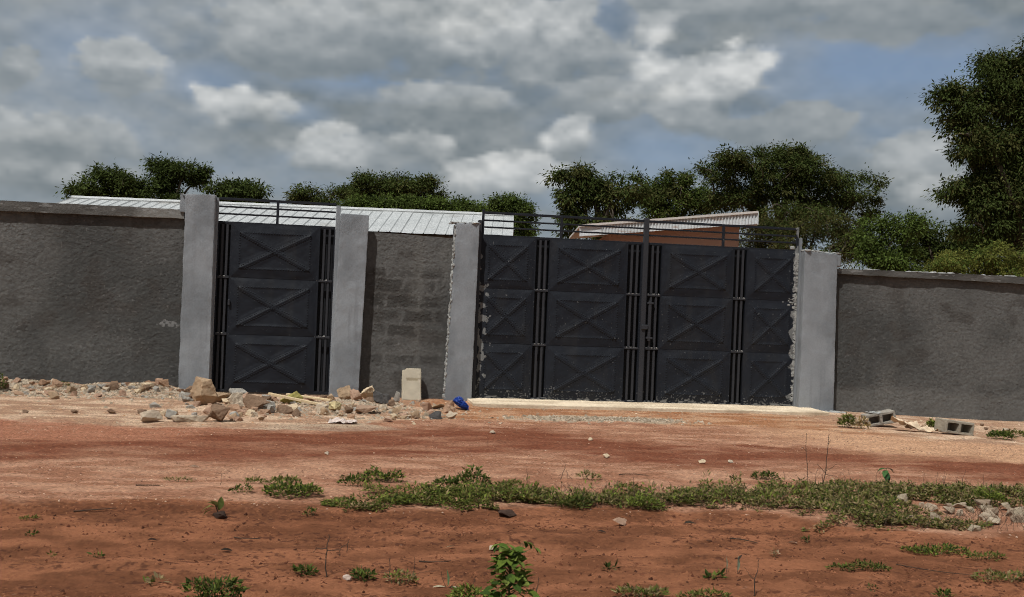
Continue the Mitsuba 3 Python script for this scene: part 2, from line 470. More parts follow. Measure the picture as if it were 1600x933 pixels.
# ------------------------------------------------------------------ walls
def wall(label, x0, x1, zt0, zt1, thick=.2):
    k = thing('perimeter_wall', label, 'wall', None)
    n = max(1, int((x1 - x0) / .05)); m = 48
    # front, top and back sheets of one closed box, the front uneven as thrown render is
    h = hull([(x, y, z) for x, zt in ((x0, zt0), (x1, zt1)) for y in (0, thick) for z in (-.4, zt)])
    v, f = arr(h.refine_to_length(.055))
    nn = vnormals(v, f)
    d = (meshkit.fbm(v * [1.1, 1, 1.1], 3, 4) - .5) * .03 + (meshkit.fbm(v * 14, 3, 8) - .5) * .010
    put('rendered_face', (v + nn * d[:, None] * (v[:, 1:2] < .05), f), 'plaster', k, smooth=40)
    return k


wl = wall('long dark grey roughcast wall with coping left of the narrow gate', -9.5, -1.9, 2.44, 2.44)
wm = wall('short dark roughcast wall panel with damp block marks between the two gates', .56, 1.9, 2.375, 2.33)
wr = wall('dark grey roughcast wall with thin coping right of the wide gate', 7.6, 17.0, 2.09, 2.02)


def coping(k, x0, x1, za0, za1, zb0, zb1, front, seed):
    h = hull([(x, y, z) for x, a, b in ((x0, za0, zb0), (x1, za1, zb1)) for y in (-front, .26) for z in (a, b)])
    put('coping', rough(h, .06, .014, 6, seed), 'coping', k, smooth=35)


coping(wl, -9.5, -1.935, 2.36, 2.42, 2.54, 2.545, .085, 3)
coping(wr, 7.70, 17.0, 2.085, 2.02, 2.165, 2.18, .085, 5)
# ragged mortar left on the top of the right coping
rs = np.random.RandomState(5)
bits = []
for x in np.concatenate([rs.uniform(8.3, 13, 46)]):
    s = rs.uniform(.02, .06)
    p = rs.normal(size=(12, 3)); p /= np.linalg.norm(p, axis=1, keepdims=True)
    bits.append(arr(hull(p * [s * 1.6, s, s * .35] + [x, rs.uniform(-.08, .05), 2.165 + .0016 * (x - 7.7) + .004])))
put('mortar_crumbs', join(*bits), 'mortar', wr, kind='stuff')

# ------------------------------------------------------------------ pillars
def pillar(label, c, seed, y0=-.2, y1=.2):
    """c: x at the foot left, right, at the top left, right, and the top heights left, right."""
    k = thing('gate_pillar', label, 'pillar', None)
    fl, fr, tl, tr, zl, zr = c
    bot = -.25
    ex = lambda f, t, z, zt: f + (t - f) * (z / zt)
    pts = [(ex(fl, tl, bot, zl), y, bot) for y in (y0, y1)] + [(ex(fr, tr, bot, zr), y, bot) for y in (y0, y1)]
    pts += [(tl, y, zl) for y in (y0, y1)] + [(tr, y, zr) for y in (y0, y1)]
    c_ = .008
    P = []
    for (x, y, z) in pts:
        sx = c_ if x < (fl + fr) / 2 else -c_
        sy = c_ if y == y0 else -c_
        sz = c_ if z == bot else -c_
        P += [(x + sx, y + sy, z), (x + sx, y, z + sz), (x, y + sy, z + sz)]
    put('shaft', rough(hull(P), .035, .010, 8, seed, 4), 'pillar_paint', k, smooth=40)
    return k


p1 = pillar('grey pillar left of the narrow gate, the tallest of the four', (-1.905, -1.49, -1.912, -1.515, 2.755, 2.765), 1)
p2 = pillar('leaning grey pillar between the narrow gate and the short dark wall', (.165, .568, .22, .613, 2.60, 2.595), 2)
p3 = pillar('grey pillar with a ragged pale left edge at the left end of the wide gate', (1.795, 2.18, 1.862, 2.20, 2.545, 2.575), 3)
p4 = pillar('broad grey pillar with broken top at the right end of the wide gate', (7.165, 7.725, 7.165, 7.69, 2.405, 2.375), 4)


def lumps(n, fn, size, seed, squash=(1, .6, 1)):
    r = np.random.RandomState(seed)
    out = []
    for _ in range(n):
        p = r.normal(size=(14, 3)); p /= np.linalg.norm(p, axis=1, keepdims=True)
        out.append(arr(hull(p * r.uniform(.6, 1, (14, 1)) * size * r.uniform(.5, 1.3) * np.array(squash) + fn(r))))
    return join(*out)


# the back of the first pillar juts out above the coping
put('cap_block', rough(cbox(-1.995, -1.90, -.12, .2, 2.50, 2.755, .012), .03, .008, 9, 6), 'pillar_paint', p1, smooth=40)
put('cap_mortar', lumps(26, lambda r: np.array([r.uniform(-1.99, -1.53), r.uniform(-.19, .1), 2.758]), .028, 21, (1.4, 1.2, .35)), 'mortar', p1, kind='stuff')
put('mortar_edge', lumps(230, lambda r: (lambda z: np.array([1.795 + .067 * z / 2.55 - .004, r.uniform(-.19, -.02), z]))(r.uniform(.0, 2.5)), .024, 22, (.9, 1.6, 1.5)), 'mortar', p3, kind='stuff')
put('cap_mortar', lumps(40, lambda r: np.array([r.uniform(1.80, 2.18), r.uniform(-.2, .1), 2.56]), .035, 23, (1.5, 1.2, .5)), 'mortar', p3, kind='stuff')
put('cap_block', rough(cbox(7.66, 7.76, -.19, .2, 2.18, 2.37, .015), .03, .012, 9, 7), 'pillar_paint', p4, smooth=40)
put('cap_mortar', lumps(90, lambda r: (lambda x: np.array([x, r.uniform(-.2, .15), 2.405 - .05 * (x - 7.16) + .008]))(r.uniform(7.18, 7.74)), .034, 24, (1.5, 1.2, .55)), 'mortar', p4, kind='stuff')
put('mortar_daub', lumps(420, lambda r: (lambda z: np.array([7.145 - abs(r.normal()) * .055 * (.35 + meshkit.noise(np.array([z * 5, 1., 1.]), 3)) * (1.2 if z > 1.5 else .5), -.012, z]))(2.36 - r.uniform(0, 1) ** 1.5 * 2.25), .017, 25, (1.5, .35, .8)), 'mortar', p4, kind='stuff')
put('foot_mortar', lumps(60, lambda r: np.array([r.uniform(7.1, 7.85), r.uniform(-.34, -.2), -.02]), .06, 26, (1.3, 1, .4)), 'mortar', p4, kind='stuff')

# ------------------------------------------------------------------ gates
def pressed_panel(x0, x1, z0, z1, seed, y=-.006):
    """A pressed steel sheet: sloping border, an inner field with a raised cross. Returns the sheet and its rivet rows."""
    w, h = x1 - x0, z1 - z0
    nx, nz = int(w / .012), int(h / .012)
    u, s = np.meshgrid(np.linspace(0, w, nx + 1), np.linspace(0, h, nz + 1))
    bx, bz = min(.115, w * .14), .125
    d = np.minimum(np.minimum(u, w - u) / bx, np.minimum(s, h - s) / bz)
    H = .021 * np.clip((d - .03) / .97, 0, 1)
    a, b = (u - bx) / (w - 2 * bx), (s - bz) / (h - 2 * bz)
    inside = (a > 0) & (a < 1) & (b > 0) & (b < 1)
    L = math.hypot(w - 2 * bx, h - 2 * bz)
    k = (w - 2 * bx) * (h - 2 * bz) / L
    e1, e2 = np.abs(a - b) * k, np.abs(a + b - 1) * k        # distance from the diagonals
    e = np.minimum(e1, e2)
    H = H + inside * (.014 * np.clip(1 - e / .042, 0, 1) - .005 * sm(.05, .10, e) * sm(0, .06, np.minimum(np.minimum(a, 1 - a), np.minimum(b, 1 - b))))
    P = np.stack([u + x0, u * 0, s + z0], -1)
    H = H + (meshkit.fbm(P * 3.5 + seed * 3.1, 3, seed) - .5) * .022 * np.clip(d * 3, 0, 1) + (meshkit.fbm(P * 11 + seed, 2, seed + 3) - .5) * .004
    v = np.stack([u + x0, y - H, s + z0], -1)
    i, j = np.meshgrid(np.arange(nx), np.arange(nz))
    q = (j * (nx + 1) + i).ravel()
    f = np.vstack([np.stack([q, q + 1, q + 2 + nx], 1), np.stack([q, q + 2 + nx, q + nx + 1], 1)])
    pts = []
    iw, ih = w - 2 * bx, h - 2 * bz
    for t in np.arange(0, iw, .036):
        pts += [(bx + t, bz), (bx + t, h - bz)]
    for t in np.arange(0, ih, .036):
        pts += [(bx, bz + t), (w - bx, bz + t)]
    for off in (-.027, .027):
        for t in np.arange(.05, L - .05, .034):
            dx, dz = iw / L, ih / L
            pts += [(bx + dx * t - dz * off, bz + dz * t + dx * off), (bx + dx * t + dz * off, h - bz - dz * t + dx * off)]
    pts = np.array(pts)
    r_ = np.random.RandomState(seed)
    pts += r_.normal(size=pts.shape) * .002
    hi = H[np.clip((pts[:, 1] / h * nz).round().astype(int), 0, nz), np.clip((pts[:, 0] / w * nx).round().astype(int), 0, nx)]
    n = len(pts)
    r = .0115
    off = np.array([(-1, .12, -1), (1, .12, -1), (1, .12, 1), (-1, .12, 1), (0, -.85, 0)]) * r
    rv = (np.stack([pts[:, 0] + x0, y - hi, pts[:, 1] + z0], -1)[:, None] + off).reshape(-1, 3)
    o = np.arange(n)[:, None] * 5
    rf = np.vstack([o + [0, 1, 4], o + [1, 2, 4], o + [2, 3, 4], o + [3, 0, 4]])
    return (v.reshape(-1, 3), f), (rv, rf)


def gate(label, cols, slots, x0, x1, posts, seed, zs=(.04, .835, 1.635, 2.40)):
    k = thing('gate', label, 'gate', None)
    # frame of square tube round the leaf and between its columns
    fr = []
    for zz in (zs[0], zs[-1]):
        fr.append(arr(cbox(x0, x1, -.004, .04, zz - .018, zz + .018, .003)))
    for zz in zs[1:-1]:
        fr += [arr(cbox(a + .013, b - .013, -.002, .036, zz - .02, zz + .02, .003)) for a, b in cols]
    xs = sorted({c for s in slots for c in s} | {x0, x1})
    for xx in xs:
        s = .012 if xx not in (x0, x1) else .016
        fr.append(arr(cbox(xx - s, xx + s, -.006, .038, zs[0] + .018, zs[-1] - .018, .003)))
    put('frame', join(*fr), 'gate_paint', k)
    sd = seed
    for (a, b) in cols:
        for z0, z1 in zip(zs[:-1], zs[1:]):
            sd += 1
            sheet, rv = pressed_panel(a + .004, b - .004, z0 + .004, z1 - .004, sd)
            pk = put('panel', sheet, 'gate_paint', k, smooth=25)
            put('rivet_rows', rv, 'gate_paint', pk, kind='stuff')
    for (a, b) in slots:
        tray = [arr(cbox(a, b, .120, .123, zs[0], zs[-1], .001))]
        tray += [arr(cbox(q - .002, q + .002, .039, .119, zs[0], zs[-1], .001)) for q in (a + .004, b - .004)]
        put('backing_sheet', join(*tray), 'backing_paint', k)
        w = b - a
        for t in (.33, .68):
            for z0, z1 in zip(zs[:-1], zs[1:]):
                xx = a + w * t
                put('bar', arr(cbox(xx - .017, xx + .017, .0, .030, z0 + .02, z1 - .02, .003)), 'bar_paint', k)
        for zz in zs[1:-1]:
            put('crossbar', arr(cbox(a + .012, b - .012, -.012, .032, zz - .017, zz + .017, .003)), 'bar_paint', k)
            put('weld', lumps(5, lambda r: np.array([r.uniform(a + .02, b - .02), -.014, zz + .014]), .011, sd), 'mortar', k, kind='stuff')
    for zz, th in ((2.735, .028), (2.625, .016), (2.525, .016)):
        put('rail', arr(cbox(x0, x1, .0, .03, zz - th / 2 - .004, zz + th / 2 + .004, .003)), 'gate_paint', k)
    for px, w, zt in posts:
        put('rail_post', arr(cbox(px - w / 2, px + w / 2, -.004, .034, 2.415, zt, .003)), 'gate_paint', k)
    return k


g1 = gate('narrow black steel gate of one pressed panel column beside rubble', [(-1.285, -.072)], [(-1.47, -1.288), (-.069, .145)], -1.474, .149, [(-.665, .036, 2.745)], 10)
g2 = gate('left leaf of the wide black steel gate, splashed with plaster by its pillar', [(2.262, 3.062), (3.292, 4.452)], [(3.065, 3.289), (4.455, 4.69)], 2.258, 4.69,
          [(2.275, .034, 2.78), (3.443, .036, 2.745)], 30)
g3 = gate('right leaf of the wide black steel gate, beside the broad broken pillar', [(5.002, 6.112), (6.340, 7.135)], [(4.775, 4.999), (6.115, 6.337)], 4.772, 7.142,
          [(5.943, .036, 2.745), (7.125, .034, 2.76)], 50)
put('meeting_post', arr(cbox(4.694, 4.768, -.045, .03, .03, 2.78, .006)), 'bar_paint', g2)
put('bolt', arr(cbox(4.805, 4.85, -.05, -.012, .95, 1.55, .006)), 'bar_paint', g3)
put('bolt_keeper', arr(cbox(4.785, 4.88, -.056, -.004, 1.50, 1.53, .004)), 'bar_paint', g3)
put('bolt_keeper', arr(cbox(4.785, 4.88, -.056, -.004, .98, 1.01, .004)), 'bar_paint', g3)
put('padlock_hasp', arr(cbox(4.70, 4.80, -.075, -.046, 1.12, 1.19, .008)), 'bar_paint', g2)
put('hinge', arr(cbox(-1.30, -1.27, -.05, -.012, 1.24, 1.32, .006)), 'bar_paint', g1)
# grey posts the small gate hangs on, and the post at the wide gate's right end
f1 = thing('gate_post', 'grey painted steel post left of the narrow gate', 'post')
put('tube', arr(cbox(-1.52, -1.478, -.03, .06, -.05, 2.74, .004)), 'post_paint', f1)
f2 = thing('gate_post', 'grey painted steel post right of the narrow gate', 'post')
put('tube', arr(cbox(.153, .215, -.06, .06, -.05, 2.715, .004)), 'post_paint', f2)
f3 = thing('gate_post', 'slim grey steel post at the right end of the wide gate', 'post')
put('tube', arr(cbox(7.146, 7.176, -.06, .06, -.05, 2.60, .004)), 'post_paint', f3)
f4 = thing('gate_post', 'dark steel post at the left end of the wide gate', 'post')
put('tube', arr(cbox(2.205, 2.254, -.04, .06, -.05, 2.62, .004)), 'bar_paint', f4)
k = put('mortar_lump', rough(cbox(7.02, 7.08, -.01, .04, 2.42, 2.475, .01), .02, .004, 20, 3), 'mortar', label='small white lump sitting on the right end of the wide gate', cat='mortar lump')

# ------------------------------------------------------------------ threshold slab
pts = [(x, y, z) for x in (2.12, 7.35) for y, z in ((-.86, -.08), (-.86, .022), (-.83, .032), (.12, .034), (.12, -.08))]
v, f = rough(hull(pts), .06, .012, 4, 12)
put('threshold_slab', (v, f), 'threshold_concrete', label='pale concrete threshold slab along the foot of the wide gate', cat='concrete slab', smooth=35)

# ------------------------------------------------------------------ stones
def stone(w, h, d, seed, sharp=16, squash=.0, detail=2):
    r = np.random.RandomState(seed)
    p = r.uniform(-1, 1, (sharp, 3))
    p /= np.maximum(np.linalg.norm(p, axis=1, keepdims=True), .3) ** r.uniform(.5, 1.1)
    man = hull(p)
    v, f = arr(man)
    lo, hi = v.min(0), v.max(0)
    v = (v - (lo + hi) / 2) / (hi - lo)
    v = v * [w, d, h]
    if detail:
        man = m3.Manifold.hull_points(v).refine_to_length(max(w, h, d) / ((7 if max(w, h) > .14 else 4) * detail))
        v, f = arr(man)
        n = vnormals(v, f)
        s = min(w, h, d)
        v = v + n * ((meshkit.fbm(v / s * 2.2 + seed, 3, seed % 50) - .5) * .12 * s)[:, None] + n * ((meshkit.fbm(v / s * 6 + seed, 2, seed % 31) - .5) * .10 * s)[:, None]
    v[:, 2] -= v[:, 2].min()
    return v, f


def stone_cols(v, c, seed, var=.25):
    s = np.ptp(v, axis=0).max()
    n = meshkit.fbm(v / s * 5 + seed, 3, seed % 40)[:, None]
    return np.clip(np.asarray(c) * (1 + (n - .5) * 2 * var), .01, .95)


def put_stone(name, x, y, w, h, col, seed, label, cat, group=None, rot=0., d=None, sharp=14, sink=.08, z=None, tilt=0., mesh=None):
    v, f = mesh if mesh is not None else stone(w, h * (1 + sink), d or (w * .8), seed, sharp)
    cs = stone_cols(v, col, seed)
    zz = (float(ground_z(x, y)) - h * sink) if z is None else z
    a, b = math.radians(rot), math.radians(tilt)
    v = v @ np.array([[math.cos(b), 0, math.sin(b)], [0, 1, 0], [-math.sin(b), 0, math.cos(b)]]).T
    v = v @ np.array([[math.cos(a), -math.sin(a), 0], [math.sin(a), math.cos(a), 0], [0, 0, 1]]).T
    return put(name, (v + [x, y, zz], f), 'stone', label=label, cat=cat, group=group, color=cs)


TAN, PALE, GREY, BROWN, PINK, CREAM, DARK = (.37, .25, .155), (.46, .36, .26), (.33, .295, .25), (.20, .125, .08), (.40, .25, .17), (.58, .44, .29), (.085, .077, .072)
# (the stones are as far apart in depth as they stand in the heap in front of the wall)
S = [(-1.35, -2.15, .34, .34, TAN, 'large tan concrete lump with a grey top, highest of the heap by the narrow gate', 20, .34),
     (-1.06, -3.6, .25, .185, BROWN, 'brown angular stone at the front of the heap by the narrow gate', 0, .22),
     (-1.74, -3.85, .25, .13, PALE, 'pale wide rubble piece at the front left end of the heap', 10, .2),
     (-1.60, -3.45, .17, .105, GREY, 'flat grey stone just right of the pale front left piece', 35, .16),
     (-1.36, -3.72, .40, .075, PALE, 'long low pale slab piece left of the brown angular stone', 4, .2),
     (-1.00, -1.15, .29, .15, GREY, 'grey broken concrete piece against the narrow gate', -8, .2),
     (-.99, -2.1, .17, .15, PALE, 'small pale stone below the grey concrete piece by the gate', 25, .15),
     (-.73, -2.35, .30, .185, BROWN, 'brown wedge shaped stone in front of the narrow gate', 15, .24),
     (-1.18, -1.8, .22, .13, TAN, 'tan rounded stone right of the large tan lump', 40, .18),
     (-.91, -2.6, .11, .11, PALE, 'small white stone left of the brown wedge stone', 0, .1),
     (-.33, -1.57, .30, .15, (.30, .25, .08), 'mossy yellow green stone in front of the narrow gate', 0, .2),
     (.35, -1.21, .21, .185, TAN, 'tan squarish stone at the foot of the leaning pillar', 30, .2),
     (.50, -1.35, .16, .155, PINK, 'pinkish upright stone right of the tan squarish stone', 10, .12),
     (.66, -1.13, .20, .205, CREAM, 'cream wedge shaped stone before the short dark wall', -20, .18),
     (.80, -1.44, .19, .165, DARK, 'dark grey stone right of the cream wedge', 12, .16),
     (.92, -1.59, .14, .15, DARK, 'second dark stone, right of the dark grey one', 40, .13),
     (1.06, -.92, .09, .16, GREY, 'small upright grey stone by the standing slab', 10, .08),
     (.61, -2.39, .30, .095, (.34, .22, .15), 'flat brown slab lying at the front of the rubble', 3, .2),
     (.23, -2.25, .17, .115, (.60, .48, .26), 'yellowish cream stone in front of the leaning pillar', 25, .14),
     (.36, -2.45, .12, .10, BROWN, 'dark brown stone behind the flat brown slab', 50, .12),
     (1.42, -2.72, .19, .10, DARK, 'dark clod at the right end of the rubble', 20, .16),
     (1.56, -1.51, .22, .07, (.33, .23, .14), 'flat brown stone left of the blue bag', 0, .16),
     (-.13, -1.34, .17, .10, PINK, 'low pinkish stone right of the mossy stone', 30, .14),
     (2.0, -9.24, .13, .05, PINK, 'flat pink stone lying alone below the weed strip', 12, .08)]
for n, (x, y, w, h, c, lab, rot, d) in enumerate(S):
    put_stone('stone', x, y, w, h, c, (100 if n else 131) + n, lab, 'stone', None, rot, d, 10 if n else 14)

# small broken stones of the same heaps, one object each
r = np.random.RandomState(77)
cols = [TAN, PALE, PINK, CREAM, GREY, BROWN, (.36, .22, .14)]
def rub(t):
    w = 'along the foot of the long left wall' if t < .42 else 'in the heap before the narrow gate' if t < .66 else 'in the rubble before the leaning pillar and short wall'
    return f'small broken stone {w}', 'stone', f'small broken stones {w}'


for n in range(290):
    t = r.uniform()
    if t < .42:
        x, y = r.uniform(-4.6, -1.6), -.12 - abs(r.normal()) * .5
    elif t < .66:
        x, y = r.normal(-1.05, .5), r.uniform(-3.6, -.9)
    else:
        x, y = np.clip(r.normal(.6, .75), -.6, 1.75), r.uniform(-2.9, -.5)
    s = r.uniform(.14, .35) ** 2 * (1.05 if t < .42 else 1.1)
    put_stone('rubble_stone', x, y, s * r.uniform(1, 1.9), s * r.uniform(.5, .9), cols[r.randint(7)], 300 + n, *rub(t), r.uniform(0, 180), s, 12, .35)
for n in range(40):
    x, y = r.uniform(7.2, 10.5), r.uniform(-1.6, -.3)
    s = r.uniform(.03, .08)
    put_stone('rubble_stone', x, y - .3 * (x - 7), s * 1.5, s * .6, cols[r.randint(7)], 520 + n, 'small broken stone lying near the hollow blocks right of the gate', 'stone',
              'small broken stones by the hollow blocks', r.uniform(0, 180), s, 12)
# pale rocks in the weeds on the right
RK = [(4.4, -8.5, .107, .058), (4.31, -8.48, .078, .034), (4.06, -9.24, .088, .04), (4.34, -9.09, .072, .041), (4.83, -8.56, .126, .029), (5.07, -8.52, .118, .044), (5.17, -8.64, .097, .044),
      (4.81, -9.03, .101, .051), (5.04, -8.87, .103, .042), (5.2, -8.77, .067, .038), (4.66, -9.28, .116, .036), (4.91, -9.18, .09, .041), (4.4, -9.48, .103, .026), (4.54, -8.68, .105, .038),
      (4.71, -8.59, .087, .029), (4.81, -8.74, .067, .029), (4.5, -8.6, .048, .029), (5.14, -8.94, .094, .047), (5.41, -8.6, .117, .044), (4.64, -8.89, .065, .033),
      (5.3, -8.95, .1, .045), (4.95, -8.7, .09, .04), (4.62, -8.78, .1, .04), (4.9, -8.88, .08, .05), (5.0, -9.05, .1, .05), (4.72, -9.1, .08, .04), (5.2, -9.05, .12, .05), (5.35, -8.8, .1, .05)]
for n, (x, y, w, h) in enumerate(RK):
    put_stone('pale_rock', x, y, w * 1.15, h * 1.35, ((.33, .26, .18), (.40, .31, .22), (.29, .21, .145))[n % 3], 700 + n, 'pale rock half buried in the low weeds at the right', 'rock',
              'pale rocks among the weeds at right', r.uniform(0, 180), w * .8, 12, .25)
# lone stones on the open soil
for n, (x, y, s, c) in enumerate([(.81, -3.21, .08, PINK), (1.9, -4.2, .05, PALE), (2.9, -4.6, .05, CREAM), (2.75, -5.9, .06, CREAM), (-2.7, -3.0, .07, BROWN), (-2.3, -2.95, .08, BROWN), (-1.98, -2.9, .08, BROWN),
                                    (-3.2, -3.1, .05, BROWN), (1.05, -9.9, .035, PALE), (.1, -6.1, .04, PALE), (.89, -3.0, .06, TAN), (3.6, -6.2, .06, CREAM), (3.9, -6.15, .04, PALE), (1.1, -3.4, .04, CREAM)]):
    put_stone('loose_stone', x, y, s * 1.3, s * .7, c, 800 + n, 'small loose stone lying apart on the open earth', 'stone', 'loose stones on the open earth', 30 * n, s, 12)

# concrete slab standing against the short wall
v, f = rough(cbox(-.135, .135, 0, .10, 0, .49, .012), .025, .006, 9, 31)
cut = (v[:, 0] < -.09) & (v[:, 2] > .44)
v[cut, 2] -= .03
b = math.radians(24)
v = v @ np.array([[1, 0, 0], [0, math.cos(b), math.sin(b)], [0, -math.sin(b), math.cos(b)]]).T
cs = stone_cols(v, (.46, .39, .29), 9, .2)
cs = np.where((np.abs(v[:, 2:3] - .30) < .02) & (v[:, :1] > -.08), cs * [.62, .58, .52], cs)
put('concrete_slab', (v + [1.31, -.36, .0], f), 'stone', label='tan concrete slab leaning upright against the short dark wall', cat='concrete slab', color=cs)


def hollow_block(label, x, y, w, h, d, rot, tilt, col, seed, roll=0.):
    o = cbox(-w / 2, w / 2, -d / 2, d / 2, 0, h, .008)
    t = .032
    cell = (w - 3 * t) / 2
    for s in (-1, 1):
        cx = s * (cell + t) / 2
        o = o - m3.Manifold.cube((cell, d * .86, h - 2 * t), False).translate((cx - cell / 2, -d / 2 - .02, t))
    v, f = rough(o, .03, .008, 10, seed)
    cs = stone_cols(v, col, seed, .3)
    a, b, c = (math.radians(q) for q in (rot, tilt, roll))
    v = v @ np.array([[math.cos(b), 0, math.sin(b)], [0, 1, 0], [-math.sin(b), 0, math.cos(b)]]).T
    v = v @ np.array([[1, 0, 0], [0, math.cos(c), -math.sin(c)], [0, math.sin(c), math.cos(c)]]).T
    v = v @ np.array([[math.cos(a), -math.sin(a), 0], [math.sin(a), math.cos(a), 0], [0, 0, 1]]).T
    v[:, 2] -= v[:, 2].min()
    put('hollow_block', (v + [x, y, float(ground_z(x, y)) - .015], f), 'stone', label=label, cat='concrete block', color=cs)


hollow_block('broken grey hollow block tilted by the foot of the right wall', 7.42, -2.25, .40, .165, .2, -6, -12, (.27, .235, .195), 41)
hollow_block('light hollow block lying beside the green weed at the right wall', 8.02, -3.05, .44, .17, .22, 8, 6, (.31, .265, .205), 42)


b0 = [k for k in scene if k.startswith('hollow_block')][0]
put('mortar_crust', lumps(30, lambda r: np.array([r.uniform(7.24, 7.58), -2.25 + r.uniform(-.08, .08), float(ground_z(7.42, -2.25)) + .185 ]), .035, 61, (1.3, 1, .5)), 'mortar', b0, kind='stuff')


# beige cloth sheet, paper scrap, blue bag, planks
def sheet(nx, nz, w, d, seed, amp, col, var):
    u, s = np.meshgrid(np.linspace(-.5, .5, nx), np.linspace(-.5, .5, nz))
    P = np.stack([u * w, s * d, u * 0], -1)
    z = (meshkit.fbm(P * (4 / max(w, d)) + seed, 4, seed) - .32) * amp * 2
    edge = 1 - np.clip(np.hypot(u * 2, s * 2) - .5, 0, 1)
    ax = 1 + (meshkit.noise(P * 9 / max(w, d) + 3, seed) - .5) * .35
    v = np.stack([u * w * ax, s * d * ax, np.maximum(z, .002) * (.25 + edge)], -1).reshape(-1, 3)
    i, j = np.meshgrid(np.arange(nx - 1), np.arange(nz - 1))
    q = (j * nx + i).ravel()
    f = np.vstack([np.stack([q, q + 1, q + 1 + nx], 1), np.stack([q, q + 1 + nx, q + nx], 1)])
    return v, f, stone_cols(v, col, seed, var)


v, f, cs = sheet(26, 16, .52, .55, 4, .10, (.66, .50, .34), .12)
v[:, 2] += .12 * np.clip(-v[:, 0] / .26, 0, 1)
x, y = 7.62, -2.85
put('cloth_sheet', (v + [x, y, float(ground_z(x, y)) + .004], f), 'card', label='crumpled beige cloth sheet between the two hollow blocks', cat='cloth', smooth=True, color=cs)
v, f, cs = sheet(18, 12, .30, .22, 8, .085, (.66, .54, .47), .2)
x, y = .29, -3.5
put('paper_scrap', (v + [x, y, float(ground_z(x, y)) + .004], f), 'card', label='torn cream paper scrap on the ground before the rubble', cat='paper', smooth=False, color=cs)
# bag: a crumpled closed lump with a trailing tail
v, f = arr(hull(np.random.RandomState(3).normal(size=(40, 3))).refine_to_length(.22))
v /= np.linalg.norm(v, axis=1, keepdims=True)
n = np.abs(meshkit.fbm(v * 2.6 + 5, 4, 4) - .5) * 1.5
v = v * (1 - n[:, None]) * [.085, .08, .09]
v[:, 0] += np.clip(.03 - v[:, 2], 0, 1) * .9
v[:, 2] -= v[:, 2].min()
put('plastic_bag', (v + [1.84, -1.50, float(ground_z(1.84, -1.5))], f), 'blue_plastic', label='crumpled blue plastic bag at the foot of the third pillar', cat='plastic bag', smooth=False)


def plank(label, a, b_, w, t, seed, col=(.60, .45, .27)):
    a, b_ = np.array(a), np.array(b_)
    L = np.linalg.norm(b_ - a)
    v, f = rough(cbox(0, L, -w / 2, w / 2, 0, t, .003), .05, .003, 12, seed)
    dx = (b_ - a) / L
    sy = np.cross([0, 0, 1], dx); sy /= np.linalg.norm(sy)
    M = np.stack([dx, sy, np.cross(dx, sy)])
    put('plank', (v @ M + a, f), 'timber', label=label, cat='plank', color=stone_cols(v * [.2, 3, 3], col, seed, .25))


plank('pale timber stick lying on the rubble before the narrow gate', (-.62, -1.55, .13), (.12, -2.05, .04), .05, .03, 1)
plank('second pale stick, just above and behind the first', (-.40, -1.20, .10), (.17, -1.55, .07), .06, .025, 2, (.66, .50, .30))

# ------------------------------------------------------------------ gravel and clods
def pebbles(n, fn, size, cols_, seed, flat=.6):
    r = np.random.RandomState(seed)
    xy = fn(r, n)
    n = len(xy)
    s = size[0] + (size[1] - size[0]) * r.uniform(0, 1, n) ** 2.6
    base = np.array([(1, 0, 0), (0, 1, 0), (-1, 0, 0), (0, -1, 0), (0, 0, 1.0)])
    o = base[None] * r.uniform(.6, 1.3, (n, 5, 1)) * s[:, None, None] * np.array([1, 1, flat])
    a = r.uniform(0, 6.3, n)
    c, d = np.cos(a), np.sin(a)
    o = np.stack([o[..., 0] * c[:, None] - o[..., 1] * d[:, None], o[..., 0] * d[:, None] + o[..., 1] * c[:, None], o[..., 2]], -1)
    o[:, 4, :2] += r.normal(size=(n, 2)) * s[:, None] * .3
    v = o + np.concatenate([xy, (ground_z(xy[:, 0], xy[:, 1]) - .0015)[:, None]], 1)[:, None]
    b = np.arange(n)[:, None] * 5
    f = np.vstack([b + [0, 1, 4], b + [1, 2, 4], b + [2, 3, 4], b + [3, 0, 4]])
    cc = np.array(cols_)[r.randint(len(cols_), size=n)] * r.uniform(.7, 1.2, (n, 1))
    return (v.reshape(-1, 3), f), np.repeat(cc, 5, 0)


def in_zone(lo, hi, band=False):
    def fn(r, n):
        x, y = r.uniform(-4.5, 11, n), r.uniform(-12.3, -.3, n)
        k = (y < hi(x, y)) & (y > lo(x, y))
        k &= meshkit.fbm(np.stack([x * 1.4, y * 3, x * 0], -1), 3, 31) + r.uniform(-.25, .25, n) > .44
        if band:
            k &= ~((y < npl(x, LBT)) & (y > npl(x, LBB)) & (r.uniform(0, 1, n) < .85))
        # only what lies in front of the camera's wide view
        k &= np.abs(x - (y + 16.6) * .165) < (y + 16.6) * .56 + .4
        return np.stack([x[k], y[k]], 1)
    return fn


